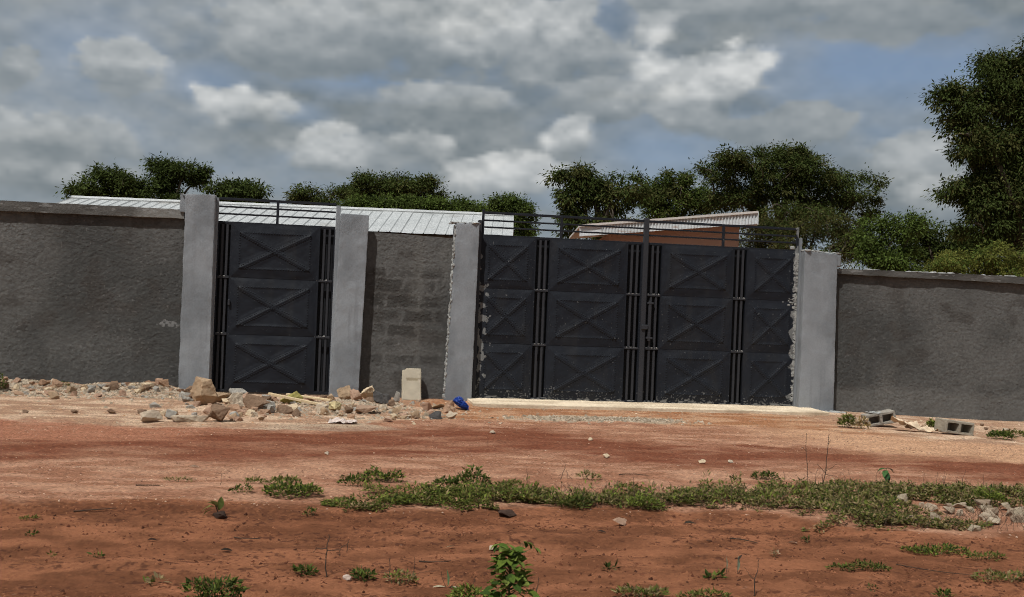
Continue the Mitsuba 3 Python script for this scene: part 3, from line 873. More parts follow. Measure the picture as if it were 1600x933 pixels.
m, c = pebbles(110000, in_zone(lambda x, y: npl(x, LCD), lambda x, y: npl(x, LA) + .1, True), (.004, .013), [(.44, .25, .16), (.53, .36, .25), (.20, .09, .055), (.30, .15, .09), (.17, .08, .05)], 1)
put('gravel', m, 'pebble', label='fine pinkish gravel spread over the earth track', kind='stuff', color=c)
m, c = pebbles(190000, in_zone(lambda x, y: y * 0 - 13, lambda x, y: npl(x, LCD)), (.002, .0145), [(.22, .085, .042), (.26, .105, .052), (.14, .05, .026), (.085, .033, .018)], 2, .9)
put('soil_crumbs', m, 'pebble', label='loose red brown soil crumbs in the foreground', kind='stuff', color=c)
m, c = pebbles(14000, in_zone(lambda x, y: npl(x, LA), lambda x, y: y * 0 - .3), (.004, .024), [(.53, .38, .25), (.62, .48, .34), (.38, .18, .085), (.31, .23, .17), (.43, .29, .19)], 3)
put('rubble_grit', m, 'pebble', label='pale rubble grit strewn along the wall foot', kind='stuff', color=c)
r = np.random.RandomState(8)


def heap(r, n):
    p = np.concatenate([r.normal(size=(n // 4, 2)) * [.5, .16] + [3.5, -2.35], np.stack([r.uniform(-4.8, -1.6, n // 2), -.1 - np.abs(r.normal(size=n // 2)) * .5], 1), r.normal(size=(n // 4, 2)) * [.75, .5] + [.3, -1.9]])
    p = p[p[:, 1] < -.22 * (p[:, 0] > -2)]
    return p


m, c = pebbles(11000, heap, (.006, .042), [(.33, .26, .185), (.42, .33, .24), (.26, .19, .13), (.47, .37, .27)], 4)
put('crushed_stone', m, 'pebble', label='small crushed stone heaped before the gate and wall', kind='stuff', color=c)

# ------------------------------------------------------------------ weeds
GREEN, OLIVE, DRY, DEEP, LIME = (.128, .155, .034), (.190, .168, .055), (.33, .245, .125), (.056, .076, .021), (.22, .255, .052)


def dome(x, y, rx, ry, h, n, L, W, cols_, rng, upright=.5, gaps=0.):
    """Leaves over a low mound."""
    a, q = rng.uniform(0, 6.283, n), np.sqrt(rng.uniform(0, 1, n))
    if gaps:
        q = q ** .8 * 1.3
    px, py = np.cos(a) * q, np.sin(a) * q
    if gaps:
        g = meshkit.fbm(np.stack([(x + px * rx) * 5, (y + py * ry) * 8, px * 0], -1), 3, 5)
        k = g + .30 * (1 - q) > gaps
        px, py, q, n = px[k], py[k], q[k], int(k.sum())
    top = h * np.sqrt(np.clip(1.15 - q ** 2, .06, 1)) * (.25 + .9 * meshkit.noise(np.stack([(x + px * rx) * 11, (y + py * ry) * 11, px * 0], -1), 3))
    z = top * rng.uniform(.15, 1, n) ** .6 + .006
    X_, Y_ = x + px * rx, y + py * ry
    pos = np.stack([X_, Y_, ground_z(X_, Y_) + z], -1)
    d = np.stack([px + rng.normal(size=n) * .7, py + rng.normal(size=n) * .7, upright + rng.normal(size=n) * .45], -1)
    c = np.array(cols_)[rng.randint(len(cols_), size=n)] * rng.uniform(.55, 1.35, (n, 1))
    return leaves(pos, d, L * rng.uniform(.6, 1.35, n), W * rng.uniform(.7, 1.3, n), c, rng)


def stems(x, y, rx, ry, h, n, rng, r0=.0022):
    out = []
    for _ in range(n):
        a, q = rng.uniform(0, 6.283), math.sqrt(rng.uniform(0, 1)) * .6
        bx, by = x + math.cos(a) * q * rx, y + math.sin(a) * q * ry
        b = np.array([bx, by, float(ground_z(bx, by)) - .005])
        e = b + [math.cos(a) * rx * .4 * rng.uniform(.3, 1), math.sin(a) * ry * .4, h * rng.uniform(.5, 1)]
        out.append(tube(curve(b, e, rng, .1, 4), np.linspace(r0, r0 * .5, 4), 3))
    return join(*out)


def merge(L):
    v, f, c, at = [], [], [], 0
    for a, b, d in L:
        v.append(a); f.append(b + at); c.append(d); at += len(a)
    return (np.vstack(v), np.vstack(f)), np.vstack(c)


rng = np.random.RandomState(42)
# the long strip of creeping weeds, which nobody could count
MAT = [(.70, -8.45, .42, .20, .10), (.45, -8.70, .30, .16, .07), (1.0, -8.65, .45, .22, .09), (1.25, -8.50, .40, .22, .12), (1.5, -8.45, .32, .22, .09), (1.35, -8.75, .30, .15, .07),
       (1.83, -8.62, .28, .24, .06), (2.10, -8.66, .28, .20, .06), (2.45, -8.60, .30, .20, .09), (2.75, -8.50, .36, .22, .09), (3.05, -8.35, .36, .24, .08), (3.35, -8.35, .34, .26, .10), (3.3, -8.7, .3, .2, .08),
       (3.6, -8.40, .36, .28, .10), (3.85, -8.5, .40, .32, .13), (3.62, -8.85, .34, .24, .08), (4.0, -8.9, .36, .26, .10), (3.75, -9.2, .24, .18, .09), (4.15, -8.2, .34, .3, .12), (4.45, -8.2, .34, .3, .10),
       (4.75, -8.25, .34, .28, .10), (5.05, -8.25, .30, .26, .10), (4.2, -8.55, .2, .14, .07), (2.3, -8.25, .3, .12, .04), (5.4, -8.3, .3, .3, .12), (5.8, -8.4, .3, .3, .1), (4.3, -9.35, .22, .1, .05), (3.3, -8.0, .36, .2, .09), (3.7, -7.9, .36, .22, .10), (4.1, -7.85, .36, .22, .10), (4.4, -7.9, .36, .22, .10), (4.75, -7.85, .36, .22, .11), (5.05, -7.9, .36, .22, .10), (5.4, -7.9, .36, .24, .11), (5.8, -8.0, .36, .24, .11), (3.6, -9.3, .28, .14, .08), (3.95, -9.3, .26, .14, .08), (2.0, -8.35, .3, .12, .05), (4.5, -8.3, .3, .14, .07)]
parts = []
for (x, y, rx, ry, h) in MAT:
    tone = [GREEN, OLIVE, OLIVE, DRY, DRY, DEEP] if x > 1.3 else [GREEN, GREEN, OLIVE, DEEP, OLIVE, LIME]
    parts.append(dome(x, y, rx, ry, h, int(3000 * rx * ry / .07), .032, .013, tone, rng, .30, .575))
for _ in range(300):
    x = rng.uniform(.3, 5.9); x = x if x > 1.6 or rng.uniform() < .5 else x + 2.5
    y = float(npl(x, LCD)) + rng.uniform(.15, 1.25 if x > 3 else .55)
    if x > 4.1 and y < -8.4:
        continue
    parts.append(dome(x, y, .03, .03, rng.uniform(.06, .19), rng.randint(8, 20), .038, .013, [GREEN, OLIVE, LIME, DRY], rng, .9))
m, c = merge(parts)
put('weed_mat', m, 'leaf', label='creeping green and olive weeds in a strip across the earth', kind='stuff', color=c)
dry = []
for _ in range(700):
    x = rng.uniform(1.6, 5.6); y = npl(x, LCD) + rng.uniform(.1, .9)
    z = float(ground_z(x, y))
    a = rng.uniform(0, 6.28); L = rng.uniform(.05, .16)
    dry.append(tube(curve((x, y, z), (x + math.cos(a) * L * .6, y + math.sin(a) * L * .6, z + L * rng.uniform(.3, 1)), rng, .15, 4), [.0016, .0014, .0011, .0008], 3))
put('dry_grass', join(*dry), 'twig', label='thin brown grass stalks among the weeds on the right', kind='stuff')

# weeds that stand apart: x, y, half width, half depth, height, leaves, length, tones, label
WEEDS = [(.54, -7.53, .15, .10, .13, 420, .034, [GREEN, LIME, DEEP], 'bright green bushy weed behind the left end of the weed strip'),
         (.30, -7.98, .12, .08, .10, 260, .032, [DEEP, GREEN], 'dark green round weed left of the bushy weed'),
         (-.15, -8.46, .20, .11, .10, 620, .036, [GREEN, DEEP, LIME], 'wide leafy green weed clump, left of the strip'),
         (-.22, -7.82, .11, .07, .06, 220, .03, [GREEN, OLIVE], 'low green weed behind the wide leafy clump'),
         (-.42, -7.86, .10, .05, .035, 130, .028, [GREEN, OLIVE], 'flat trailing weed left of the low green weed'),
         (-.50, -8.40, .09, .05, .05, 110, .026, [DEEP, GREEN], 'small creeping weed left of the wide leafy clump'),
         (-1.0, -7.72, .12, .05, .025, 120, .022, [OLIVE, DRY], 'thin trailing weed, leftmost in the row behind'),
         (-.02, -8.97, .035, .03, .055, 60, .024, [DEEP, GREEN], 'tiny dark weed on the track edge below the wide clump'),
         (.21, -8.91, .014, .014, .03, 22, .018, [DEEP], 'tiniest dark sprout at the left end of the strip'),
         (.32, -8.86, .09, .05, .04, 130, .03, [GREEN, DRY], 'green sprig at the lower left corner of the strip'),
         (1.16, -8.02, .15, .11, .17, 420, .036, [GREEN, DEEP], 'tall pointed green weed rising from the strip'),
         (.98, -7.95, .09, .07, .11, 200, .034, [DEEP, GREEN], 'dark leaning weed just left of the pointed weed'),
         (1.50, -7.88, .10, .08, .07, 180, .034, [GREEN, OLIVE], 'mid green weed right of the pointed weed'),
         (2.24, -7.31, .10, .05, .06, 130, .03, [GREEN, OLIVE, DRY], 'sparse green weed alone behind the strip'),
         (2.45, -7.86, .13, .07, .05, 220, .028, [OLIVE, GREEN], 'low olive weed behind the middle of the strip'),
         (2.30, -8.80, .13, .10, .10, 420, .028, [LIME, GREEN], 'bright green weed clump in the middle of the strip'),
         (3.84, -7.16, .11, .06, .06, 200, .034, [DEEP, GREEN], 'dark spiky weed left of the tall bare stalks'),
         (3.55, -7.2, .05, .04, .04, 60, .028, [DEEP, OLIVE], 'small dark weed left of the spiky weed'),
         (5.20, -8.40, .13, .10, .16, 480, .034, [LIME, GREEN, LIME], 'lush bright green weed behind the pale rocks'),
         (3.86, -9.93, .22, .07, .055, 520, .026, [LIME, GREEN, DEEP], 'low bright weed mat below the pale rocks'),
         (3.08, -10.49, .19, .05, .05, 360, .026, [DEEP, OLIVE, GREEN], 'narrow dark weed row in the right foreground'),
         (4.05, -10.15, .14, .05, .04, 200, .026, [OLIVE, GREEN], 'thin olive weed near the right edge'),
         (3.86, -10.72, .22, .07, .06, 380, .028, [OLIVE, GREEN, DRY], 'olive weed patch at the right edge, nearest the camera'),
         (3.09, -9.72, .025, .02, .04, 26, .024, [DEEP], 'tiny dark sprout on bare soil right of centre'),
         (.27, -10.66, .055, .05, .075, 150, .03, [GREEN, DEEP], 'compact green weed beside a pale stone in the foreground'),
         (-.03, -10.52, .05, .035, .06, 80, .034, [GREEN, DEEP], 'green weed at the foot of the bare branched stalk'),
         (.46, -10.72, .08, .05, .08, 170, .026, [OLIVE, DRY, LIME], 'yellowish dry weed with stalks in the foreground'),
         (.76, -11.15, .10, .06, .07, 170, .034, [GREEN, LIME], 'low weed left of the tall leafy plant'),
         (-.44, -11.12, .14, .08, .12, 330, .036, [DEEP, GREEN], 'dark green weed cut by the bottom edge, left'),
         (-.75, -10.77, .045, .02, .02, 24, .04, [GREEN, DRY], 'flat sprout with a white leaf, bottom left'),
         (-1.1, -10.33, .03, .015, .02, 18, .03, [DEEP, GREEN], 'little green sprig on soil near the left corner'),
         (-1.37, -10.13, .017, .012, .02, 10, .022, [GREEN], 'little dark sprig above the left corner sprig'),
         (-1.71, -9.19, .055, .025, .015, 50, .022, [GREEN], 'flat green weed at the far left of the soil'),
         (-1.58, -9.67, .03, .015, .02, 20, .026, [GREEN, DEEP], 'small sprig below the far left flat weed'),
         (2.15, -10.68, .05, .025, .025, 30, .045, [GREEN, DEEP], 'flat rosette with long leaves, bottom right of centre'),
         (3.27, -11.05, .04, .03, .04, 60, .03, [DEEP, GREEN], 'small dark weed at the bottom right edge'),
         (1.63, -11.08, .13, .06, .05, 240, .034, [OLIVE, GREEN, DRY], 'weed clump cut by the bottom edge right of the leafy plant'),
         (1.95, -11.08, .14, .05, .03, 160, .028, [OLIVE, GREEN], 'low grass tuft cut by the bottom edge'),
         (1.62, -10.49, .05, .015, .018, 16, .045, [DEEP], 'dark flat leafy scrap right of the tall leafy plant'),
         (2.72, -10.12, .02, .015, .05, 14, .03, [DRY, CREAM], 'pale dried seedling on the soil right of centre'),
         (6.80, -2.55, .10, .09, .20, 200, .06, [GREEN, OLIVE], 'green weed at the foot of the broad pillar'),
         (6.95, -2.62, .13, .09, .13, 260, .05, [DRY, CREAM, (.40, .27, .10)], 'dry yellow weed right of the broad pillar'),
         (8.14, -2.4, .11, .08, .14, 220, .06, [LIME, GREEN], 'bright green weed between the cloth and the light hollow block'),
         (8.50, -3.35, .17, .12, .10, 260, .055, [GREEN, DEEP], 'green weed at the far right by the wall'),
         (9.2, -2.6, .2, .12, .09, 180, .05, [GREEN, OLIVE], 'sparse green weed close under the right wall'),
         (-3.36, -.38, .06, .04, .07, 50, .03, [OLIVE, GREEN], 'tiny grey green weed in the rubble by the left wall'),
         (-4.12, -.75, .10, .08, .26, 170, .05, [DEEP, GREEN], 'dark green weed at the left edge by the wall'),
         (1.79, -8.82, .11, .07, .07, 300, .03, [DEEP, GREEN, OLIVE], 'dark weed clump left of the bright middle clump'),
         (2.95, -10.9, .02, .02, .03, 14, .025, [DEEP], 'tiny sprout near the forked twig')]
for (x, y, rx, ry, h, n, L, tone, lab) in WEEDS:
    k = thing('weed', lab, 'weed')
    v, f, c = dome(x, y, rx, ry, h, n, L, L * .40, tone, rng, .6)
    put('leaves', (v, f), 'leaf', k, color=c, kind='stuff')
    put('stems', stems(x, y, rx, ry, h * 1.05, max(3, n // 22), rng), 'green_stem', k, kind='stuff')


# large single leaves
def blade(L, W, droop, seed, n=7):
    """One broad leaf along +x from the origin, with a midrib fold, drooping towards its tip; given some thickness of form by the fold."""
    t = np.linspace(0, 1, n)
    half = W / 2 * np.sin(np.pi * np.clip(t, .02, .98)) ** .75 * (1.15 - .35 * t)
    x, z = L * t * (1 - .25 * droop * t), -droop * L * .55 * t ** 2
    v = np.concatenate([np.stack([x, -half, z + half * .35], 1), np.stack([x, x * 0, z], 1), np.stack([x, half, z + half * .35], 1)])
    f = []
    for a in range(n - 1):
        f += [(a, a + 1, n + a + 1), (a, n + a + 1, n + a), (n + a, n + a + 1, 2 * n + a + 1), (n + a, 2 * n + a + 1, 2 * n + a)]
    return v, np.array(f)


def place(p, az, pitch, roll=0., s=1.):
    return T().translate([float(q) for q in p]).rotate([0, 0, 1], az).rotate([0, 1, 0], -pitch).rotate([1, 0, 0], roll).scale(s)


def leaf_ply(L, W, droop, col, seed):
    v, f = blade(L, W, droop, seed)
    return mikit.ply((v, f), 'mat_leaf', smooth=True, color=np.broadcast_to(col, v.shape) * np.random.RandomState(seed).uniform(.8, 1.2, (len(v), 1)))


LV = [leaf_ply(.062, .040, .35, c, 5 + n) for n, c in enumerate([(.14, .19, .035), (.10, .155, .03), (.17, .22, .05), (.06, .10, .024), (.20, .235, .055)])]
k = thing('leafy_plant', 'tall broad leaved green plant at the bottom centre', 'plant')
bx, by = .93, -11.26
bz = float(ground_z(bx, by))
top = np.array([bx + .01, by, bz + .27])
st = [tube(curve((bx, by, bz - .01), top, rng, .03, 6), np.linspace(.006, .002, 6), 5)]
for n in range(170):
    t = rng.uniform(.06, 1) ** .8
    a = rng.uniform(0, 360)
    rad = (.125 * (1 - t) ** .75 + .014) * rng.uniform(.35, 1)
    base = np.array([bx + math.cos(math.radians(a)) * rad, by + math.sin(math.radians(a)) * rad, bz + .26 * t])
    st.append(tube([(bx, by, bz + .26 * t * .82), (base + [bx, by, bz + .26 * t * .9]) / 2, base], [.0018, .0014, .001], 3))
    put('leaf', LV[rng.randint(5)], None, k, to_world=place(base, a + rng.normal() * 25, rng.uniform(-35, 40), rng.uniform(-30, 30), rng.uniform(.6, 1.15)))
for a, dz, dx in ((200, .285, -.075), (20, .295, .07), (-10, .27, .10), (30, .30, .05)):
    tip = top + [dx, 0, dz - .27]
    st.append(tube(curve(top - [0, 0, .05], tip, rng, .1, 5), [.002, .0018, .0015, .0012, .001], 3))
    for q in range(2):
        put('leaf', LV[(q + 2) % 5], None, k, to_world=place(tip, a + 40 * q - 20, -25 - 20 * q, 20 * q, .75))
put('stem', join(*st), 'green_stem', k)


def leaf_thing(name, label, cat, x, y, items, stem=None, lift=0.):
    k = thing(name, label, cat)
    z = float(ground_z(x, y))
    for (ox, oy, oz, az, pitch, roll, s, L, W, dr_, col, seed) in items:
        put('leaf', leaf_ply(L, W, dr_, col, seed), None, k, to_world=place((x + ox, y + oy, z + oz), az, pitch, roll, s))
    if stem:
        put('stem', join(*[tube(np.array(p) + [x, y, z], rr, 4) for p, rr in stem]), 'twig' if name != 'sapling' else 'green_stem', k)
    return k


PG = (.30, .36, .24)
leaf_thing('seedling', 'broad upright green leaf with two cream leaves lying at its foot', 'seedling', .69, -10.8,
           [(0, 0, .01, 95, 78, 80, 1, .085, .058, .1, (.16, .26, .12), 1), (-.012, 0, .006, 190, 6, 0, 1, .07, .03, .15, (.58, .50, .34), 2), (.01, 0, .004, -10, 5, 0, 1, .055, .022, .15, (.50, .44, .30), 3)],
           [([(-.005, 0, 0), (-.03, 0, .05), (-.035, 0, .085)], .0014), ([(.01, 0, 0), (.035, 0, .03), (.05, -.01, -.005)], .0014)])
leaf_thing('seedling', 'slim pale upright leaf sprout, left of the two in the right foreground', 'seedling', 2.27, -10.53, [(0, 0, .02, 80, 84, 60, 1, .075, .018, .05, PG, 4)], [([(0, 0, -.01), (0, 0, .03)], .0015)])
leaf_thing('seedling', 'pale upright leaf with a dark bent tip, right of the slim sprout', 'seedling', 2.33, -10.54,
           [(0, 0, .015, 60, 80, 70, 1, .085, .03, .06, PG, 5), (.002, 0, .078, 20, 50, 20, 1, .04, .014, .2, (.06, .045, .035), 6), (.0, 0, .004, 10, 2, 0, 1, .04, .014, .1, (.05, .04, .03), 7)], [([(0, 0, -.01), (0, 0, .02)], .0016)])
leaf_thing('sapling', 'drooping dark green sapling standing above the weeds on the right', 'sapling', 4.72, -7.62,
           [(0, 0, .17, 180, 10, 0, 1, .085, .045, .75, (.06, .12, .04), 8), (0, 0, .175, 0, 5, 0, 1, .085, .04, .9, (.035, .05, .025), 9), (0, 0, .15, 250, -40, 0, 1, .10, .055, .5, (.045, .11, .045), 10),
            (0, 0, .14, 290, -60, 0, 1, .10, .05, .4, (.03, .085, .035), 11), (.005, 0, .16, 225, -20, 0, 1, .09, .05, .6, (.09, .18, .06), 12), (0, 0, .12, 330, -60, 0, 1, .08, .045, .4, (.03, .08, .035), 13)],
           [([(0, 0, -.02), (.005, 0, .09), (0, 0, .18)], .003)])
leaf_thing('wilted_plant', 'uprooted wilted plant with yellow green drooping leaves on the left', 'plant', -.62, -9.0,
           [(-.01, 0, .07, 170, 10, 0, 1, .09, .04, .9, (.26, .27, .09), 14), (0, 0, .08, 200, 40, 30, 1, .08, .045, .8, (.30, .30, .11), 15), (.01, 0, .07, 230, 55, 0, 1, .09, .05, .5, (.22, .24, .08), 16),
            (.02, 0, .05, 60, 70, 60, 1, .09, .05, .1, (.12, .14, .04), 17), (-.02, 0, .05, 150, -10, 0, 1, .08, .035, .6, (.33, .31, .13), 18), (.02, 0, .03, 340, 0, 0, 1, .06, .03, .6, (.05, .045, .03), 19),
            (.03, 0, .02, 300, 10, 0, 1, .06, .03, .6, (.04, .035, .03), 20), (.04, -.01, .015, 20, -5, 0, 1, .06, .03, .5, (.035, .03, .025), 21)], [([(.02, 0, -.01), (.015, 0, .04), (0, 0, .08)], .004)])
put_stone('soil_clod', -.59, -9.03, .09, .045, (.05, .03, .022), 901, 'dark root clod under the wilted plant', 'soil clod')
put_stone('soil_clod', 1.28, -9.02, .13, .035, (.06, .035, .025), 902, 'dark wet clod at the lower edge of the weed strip', 'soil clod')
put_stone('pale_pebble', .185, -10.70, .045, .032, (.55, .42, .34), 903, 'pale pink pebble touching the compact foreground weed', 'stone')
for n, (x, y, a, L, col, lab) in enumerate([(.83, -9.88, 190, .06, (.40, .32, .20), 'curled tan fallen leaf on the soil left of the leafy plant'), (1.06, -9.92, 20, .05, (.22, .20, .13), 'small grey green fallen leaf behind the leafy plant'),
                                             (2.45, -9.22, 10, .10, (.07, .05, .035), 'dark brown fallen leaf below the strip, right of centre'), (1.78, -9.52, -20, .06, (.06, .04, .03), 'small dark fallen leaf left of the flat pink stone'),
                                             (2.42, -9.75, 0, .05, (.09, .045, .03), 'tiny brown fallen leaf in the right middle soil'), (3.0, -9.8, 120, .07, (.50, .36, .26), 'cream curled fallen leaf right of centre'),
                                             (1.05, -10.62, -15, .09, (.05, .035, .03), 'dark curled leaf right of the leafy plant top'), (-.93, -9.75, 10, .06, (.06, .035, .025), 'dark fallen leaf on the left soil'),
                                             (-.5, -10.0, 0, .07, (.05, .035, .025), 'dark flat leaf on soil behind the left foreground weed'), (-1.0, -7.0, 5, .08, (.30, .2, .14), 'pale twig like fallen leaf on the gravel at left')]):
    leaf_thing('fallen_leaf', lab, 'leaf', x, y, [(0, 0, .012, a, 8, 15, 1, L, L * .42, .4, col, 40 + n)])


# bare stalks and sticks
def stalk(label, x, y, segs, name='bare_stalk', cat='stalk', r0=.004):
    z = float(ground_z(x, y))
    k = thing(name, label, cat)
    out = []
    for n, pts in enumerate(segs):
        p = np.array([(x + a, y + (c if len(q) > 2 else 0), z + b) for q in pts for a, b, c in [(*q, 0)[:3]]])
        t = np.linspace(0, 1, max(6, 3 * len(p)))
        s = np.linspace(0, 1, len(p))
        pp = np.stack([np.interp(t, s, p[:, i]) for i in range(3)], 1)
        pp[1:-1] += np.random.RandomState(n + int(abs(x) * 1000)).normal(size=(len(pp) - 2, 3)) * .0025
        rr = r0 * (1 if n == 0 else .6)
        m = tube(pp, np.linspace(rr, rr * .5, len(pp)), 5)
        put('stem' if n == 0 else 'branch', m, 'twig', k)
    return k


stalk('bare branched stalk standing in the left foreground', .08, -10.57, [[(0, -.02), (-.003, .10), (.0, .16), (.006, .225)], [(0, .14), (.06, .145), (.10, .175), (.115, .20)], [(.065, .145), (.062, .11)], [(.102, .175), (.104, .13)], [(-.002, .15), (-.05, .15), (-.07, .13)]])
stalk('tall bare stalk, left of the two in the weeds on the right', 4.15, -7.3, [[(.02, -.02), (.015, .12), (0, .22), (-.005, .42)], [(.0, .26), (-.035, .30), (-.05, .27)], [(.012, .15), (.04, .2)]], r0=.0035)
stalk('tall bare stalk, right of the two in the weeds on the right', 4.12, -7.75, [[(-.02, -.02), (0, .15), (.01, .28), (.015, .46)], [(.0, .14), (.09, .12)], [(0, .16), (.10, .22)], [(0, .15), (-.07, .22)], [(.015, .38), (.035, .42)]], r0=.0045)
stalk('forked bare twig rising from the bottom edge on the right', 2.24, -11.02, [[(-.005, -.02), (0, .085), (.012, .13), (.02, .19)], [(0, .085), (-.035, .11), (-.06, .145)]], r0=.003)
stalk('thin leafless stem in the middle of the weed strip', 2.27, -8.6, [[(.005, -.02), (.0, .12), (-.008, .20)]], r0=.003)
stalk('thin dark stem in the yellowish dry weed', .40, -10.68, [[(0, -.02), (.002, .06), (0, .12)], [(0, .05), (-.05, .04)]], r0=.003)
stalk('upright brown stem right of the dry weed', .53, -10.65, [[(0, -.02), (.0, .12)], [(.0, .03), (.13, .05)]], r0=.002)
stalk('fine twig right of the broad upright leaf', .80, -10.95, [[(0, -.02), (.006, .06)], [(.002, .01), (-.03, .05)]], r0=.002)
stalk('short bare stem right of the tall leafy plant', 1.11, -11.0, [[(0, -.02), (.008, .09)]], r0=.003)
stalk('small umbrella shaped seedling on the gravel at left', -.67, -8.02, [[(0, -.01), (.003, .08)], [(.003, .08), (-.035, .095), (-.04, .07)], [(.003, .08), (.04, .09), (.05, .06)], [(.003, .08), (.0, .1)], [(.003, .075), (.03, .06)]], 'umbrella_seedling', 'seedling', .0022)
stalk('pair of drooping seed heads above the strip', 1.68, -7.56, [[(0, -.02), (.0, .09), (-.015, .13)], [(0, .07), (.015, .10)]], r0=.0022)
stalk('dry bent straw cluster behind the strip, right of centre', 2.05, -7.28, [[(-.04, -.01), (-.01, .08), (.0, .12)], [(.03, -.01), (.01, .06), (.0, .10)], [(.06, 0), (.02, .04)], [(-.06, .02), (-.02, .05)]], r0=.003)
for n in range(44):
    x = rng.uniform(3.7, 5.8); y = rng.uniform(-8.3, -7.5)
    h = rng.uniform(.07, .20)
    stalk('thin brown weed stem standing in the right part of the strip', x, y, [[(0, -.01), (rng.normal() * .01, h * .6), (rng.normal() * .02, h)]], 'dry_stem', 'stem', .002)
    labels[[q for q in labels if q.startswith('dry_stem')][-1]]['group'] = 'thin brown stems in the right weeds'
for n, (x0, y0, x1, y1, lab) in enumerate([(2.57, -7.05, 2.82, -7.1, 'dark stick lying on gravel behind the strip'), (-1.25, -8.1, -1.08, -8.15, 'short pale stick on the gravel at left'), (-1.5, -8.95, -1.25, -8.88, 'brown stick lying on the left soil edge'),
                                            (.58, -10.35, .76, -10.3, 'dark stick lying right of the dry weed'), (-.45, -9.7, -.3, -9.68, 'small dark stick on the left soil'), (3.4, -10.3, 3.75, -10.6, 'long thin twig lying in the right foreground'),
                                            (2.6, -9.68, 2.75, -9.78, 'short brown twig left of the cream leaf')]):
    k = thing('stick', lab, 'stick')
    L_ = math.hypot(x1 - x0, y1 - y0)
    put('wood', tube(curve((x0, y0, float(ground_z(x0, y0)) + .006), (x1, y1, float(ground_z(x1, y1)) + .008), rng, .04, 7, 0.), np.linspace(.0045, .0025, 7) if L_ < .4 else np.linspace(.0028, .0015, 7), 5), 'twig', k)

# ------------------------------------------------------------------ buildings behind
AX, FY = rt[:2], np.array([math.sin(YAW), math.cos(YAW)])


def corr(P0, P1, up0, width, n_ribs, h, rib_dir, thick=.0, square=False):
    """A profiled sheet from the eave line P0->P1, rising along up0; ribs run along up0."""
    P0, P1, up0, rib_dir = (np.array(a, float) for a in (P0, P1, up0, rib_dir))
    n = n_ribs * (32 if square else 6)
    t = np.linspace(0, 1, n + 1)
    ph = t * n_ribs
    prof = (np.clip(np.abs((ph % 1) - .5) * 16 - 7.0, 0, 1) if square else .5 + .5 * np.cos(2 * np.pi * ph)) * h
    a = P0 + (P1 - P0) * t[:, None] + rib_dir * prof[:, None]
    v = np.vstack([a, a + up0])
    i = np.arange(n)
    return v, np.vstack([np.stack([i, i + 1, i + n + 2], 1), np.stack([i, i + n + 2, i + n + 1], 1)])


b1 = thing('house', 'long low house with a pale ribbed metal roof behind the narrow gate', 'house')
A, B = np.array([-6.1, 12.77]), np.array([4.53, 11.01])
ridge, eave, dep = 3.53, 2.86, 2.9
e2 = (B - A) / np.linalg.norm(B - A)
fr = np.array([-e2[1], e2[0]])
put('wall', arr(hull([(*p, z) for p in (A + fr * 2.5 + e2 * .3, B + fr * 2.5 - e2 * .3, A - fr * 2.5 + e2 * .3, B - fr * 2.5 - e2 * .3) for z in (-.2, 2.80)] + [(*(A + e2 * .3), 3.36), (*(B - e2 * .3), 3.36)])), 'render_wall', b1)
rf = put('roof', tube([(*A, ridge + .015), (*B, ridge + .015)], .06, 6), 'roof_metal', b1)
N = 44
L = np.linalg.norm(B - A)
nrm = np.array([*(-fr * (ridge - eave)), dep]); nrm /= np.linalg.norm(nrm)
for s in (-1, 1):
    nn = np.array([nrm[0] * -s, nrm[1] * -s, nrm[2]])
    for n in range(N):
        a, b = A + e2 * (L * n / N), A + e2 * (L * (n + 1) / N)
        upv = np.array([*(-s * fr * dep), ridge - eave])
        jig = np.random.RandomState(n + 7 * s + 20).uniform(-.006, .006)
        put('sheet', corr((*(a + s * fr * dep), eave + jig), (*(b + s * fr * dep), eave + jig), upv, 0, 1, .022, nn, square=True), 'roof_metal', rf)
b2 = thing('house', 'salmon walled house with a sloping corrugated zinc roof edge behind the wide gate', 'house')
C0, C1 = np.array([9.62, 8.14]), np.array([5.68, 8.80])          # right and left end of the front
E0, E1 = 3.43, 2.99                                              # the roof edge falls to the left
d2 = (C1 - C0) / np.linalg.norm(C1 - C0)
nf = np.array([d2[1], -d2[0]])
if nf[1] > 0:
    nf = -nf                                                     # outwards, towards the street
W0, W1 = C0 + d2 * .32 - nf * .35, C1 - d2 * .75 - nf * .35
top = lambda p: E0 + (E1 - E0) * ((p - C0) @ d2) / np.linalg.norm(C1 - C0)
put('wall', arr(hull([(*(p - nf * q), z) for p in (W0, W1) for q in (0, 4.5) for z in (-.2, top(p) + .10)])), 'salmon_paint', b2)
H0, H1 = .265, .235
rf = put('roof', arr(hull([(*(p - nf * q), z + h + dz) for p, z, h in ((C0, E0, H0), (C1, E1, H1)) for q in (-.10, 5.0) for dz in (-.02, .03)])), 'roof_edge', b2)
Lr = np.linalg.norm(C1 - C0)
ns = 8
for n in range(ns):
    a, b = C0 + d2 * (Lr * n / ns), C0 + d2 * (Lr * (n + 1) / ns)
    za, zb = top(a), top(b)
    ribs = 7 if n < 7 else 1
    m = corr((*(a + nf * .05), za), (*(b + nf * .05), zb), (*(nf * -.03), H0 - .03), 0, ribs, .045 if ribs > 1 else .006, (*nf, 0))
    put('fascia_sheet', m, 'zinc', rf, smooth=50)
put('fascia_end', arr(hull([(*(C0 + d2 * e - nf * q), E0 + z) for e in (-.02, -.002) for q in (-.09, 1.2) for z in (-.02, H0 + .02)])), 'zinc', rf)

